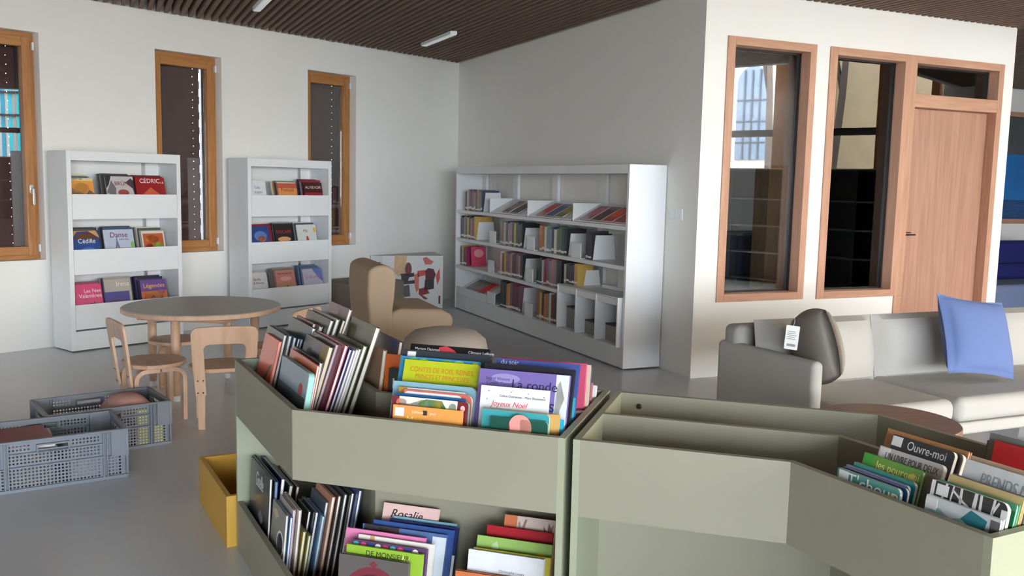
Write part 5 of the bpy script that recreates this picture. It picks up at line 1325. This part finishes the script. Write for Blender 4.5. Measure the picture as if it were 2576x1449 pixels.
bookend(e, 0.795, 0.19, 'white bookend in bay three on the second shelf of the bookcase')
e = spines(1, 3, 1.125, 0.795, ['dark grey', 'black'], 0.225)
bookend(e, 0.795, 0.2, 'white bookend in bay four on the second shelf of the bookcase')
e = spines(2, 0, 3.99, 0.495, ['black', 'ochre', 'dark grey', 'magenta'], 0.21)
pk = MB().box(0, 0.18, 0, 0.012, 0, 0.21).build('picture_book', cov((232, 84, 118)))
pk.matrix_world = Matrix.Translation(SH.p(e - 0.405 - 0.06, 0.08, 0.4965)) @ Matrix.Rotation(R(A2 + 90 + 8), 4, 'Z') @ Matrix.Rotation(R(6), 4, 'X')
MB().prism(el(0.09, 0.14, 0.06, 0.045), 0.012, 0.0125, 'y').build('cover_print', ink((246, 170, 180)), pk, fix=True)
tag(pk, 'bright pink picture book face out at the left end of the third shelf', 'book')
e = spines(2, 1, 2.93, 0.495, ['rosy', 'cream', 'brown', 'ochre', 'mauve', 'mauve', 'rosy', 'plum brown', 'dark grey', 'mauve', 'rosy', 'black'], 0.225)
bookend(e, 0.495, 0.2, 'white bookend in bay two on the third shelf of the bookcase')
e = spines(2, 2, 2.04, 0.495, ['dark green', 'black', 'pale grey', 'magenta', 'mauve', 'stone grey', 'rosy', 'stone grey', 'dark grey', 'black'], 0.235)
e = spines(2, 3, 1.50, 0.556, ['pale grey', 'dark grey', 'plum brown', 'slate blue', 'ochre'], 0.17, 0.16)
bookend(e, 0.556, 0.13, 'white bookend on top of the three compartment box', 0.16)
e = spines(3, 1, 2.86, 0.172, ['dark grey', 'dark green', 'black', 'orange', 'ochre', 'mauve', 'plum brown', 'magenta', 'plum brown', 'mauve'], 0.255)
bookend(e, 0.172, 0.24, 'white bookend in bay two on the bottom shelf of the bookcase')
e = spines(3, 2, 2.02, 0.172, ['tan', 'ochre', 'dark grey', 'orange', 'stone grey', 'cream', 'brown', 'plum brown', 'dark grey'], 0.255)

# books lying on the sloping trays
def tray_book(x, w, rgb, label, z0, z1, hh=0.22, yb=0.312):
    """lies on a slope that falls towards the room; x: right end in bookcase coordinates"""
    ang = math.atan2(z1 - z0, 0.245)
    M = Matrix.Translation(SH.p(x + w, yb, z0 + 0.008 + 0.002)) @ Matrix.Rotation(R(A2 + 180), 4, 'Z') @ Matrix.Rotation(-(pi / 2 - ang), 4, 'X')
    o = book(M @ Matrix.Translation((0, -0.014, 0.004)), w, hh, 0.012, rgb, label, 'books on the sloping trays', prints=[(q4(0.1, 0.9, 0.3, 0.8), tuple(min(255, int(c * 1.25) + 12) for c in rgb))])
for (bay, items) in ((1, [(0.36, 'mauve brown', (140, 110, 110)), (0.58, 'dark brown', (92, 76, 74))]), (2, [(0.24, 'red', (166, 60, 62)), (0.42, 'slate blue', (70, 84, 110)), (0.6, 'olive', (140, 128, 70))]), (3, [(0.18, 'rosy', (160, 90, 100)), (0.36, 'dark plum', (90, 52, 62)), (0.54, 'scarlet', (196, 62, 48)), (0.72, 'brick red', (180, 50, 46))])):
    for off, nm, rgb in items:
        tray_book(BAYS[bay] - 0.03 - off - 0.09, 0.155, rgb, '%s book lying on the sloping tray in bay %s, top shelf of the bookcase' % (nm, ('two', 'three', 'four')[bay - 1]), 1.103, 1.235)
for off, nm, rgb in ((0.22, 'grey', (130, 122, 120)), (0.40, 'brownish grey', (136, 120, 114)), (0.58, 'bright red', (214, 40, 40))):
    tray_book(BAYS[0] - 0.02 - off - 0.09, 0.165, rgb, '%s book lying on the lowest sloping tray at the corner end' % nm, 0.205, 0.335, 0.23, 0.302)

# ---- printed words become plain meshes
_dg = bpy.context.evaluated_depsgraph_get()
for o in [q for q in scene.objects if q.type == 'FONT']:
    me = bpy.data.meshes.new_from_object(o.evaluated_get(_dg))
    n = bpy.data.objects.new('lettering', me)
    C.objects.link(n)
    n.parent, n.location, n.rotation_euler, n.scale = o.parent, o.location, o.rotation_euler, o.scale
    bpy.data.objects.remove(o)
for n in [q for q in scene.objects if q.name.startswith('lettering')]:
    n.name = 'lettering'

# ---- turn the finished plan so that the office wall and the ceiling slats lie along the axes
bpy.context.view_layer.update()
_turn = Matrix.Rotation(R(-A3), 4, 'Z')
for o in [q for q in scene.objects if q.parent is None]:
    o.matrix_world = _turn @ o.matrix_world
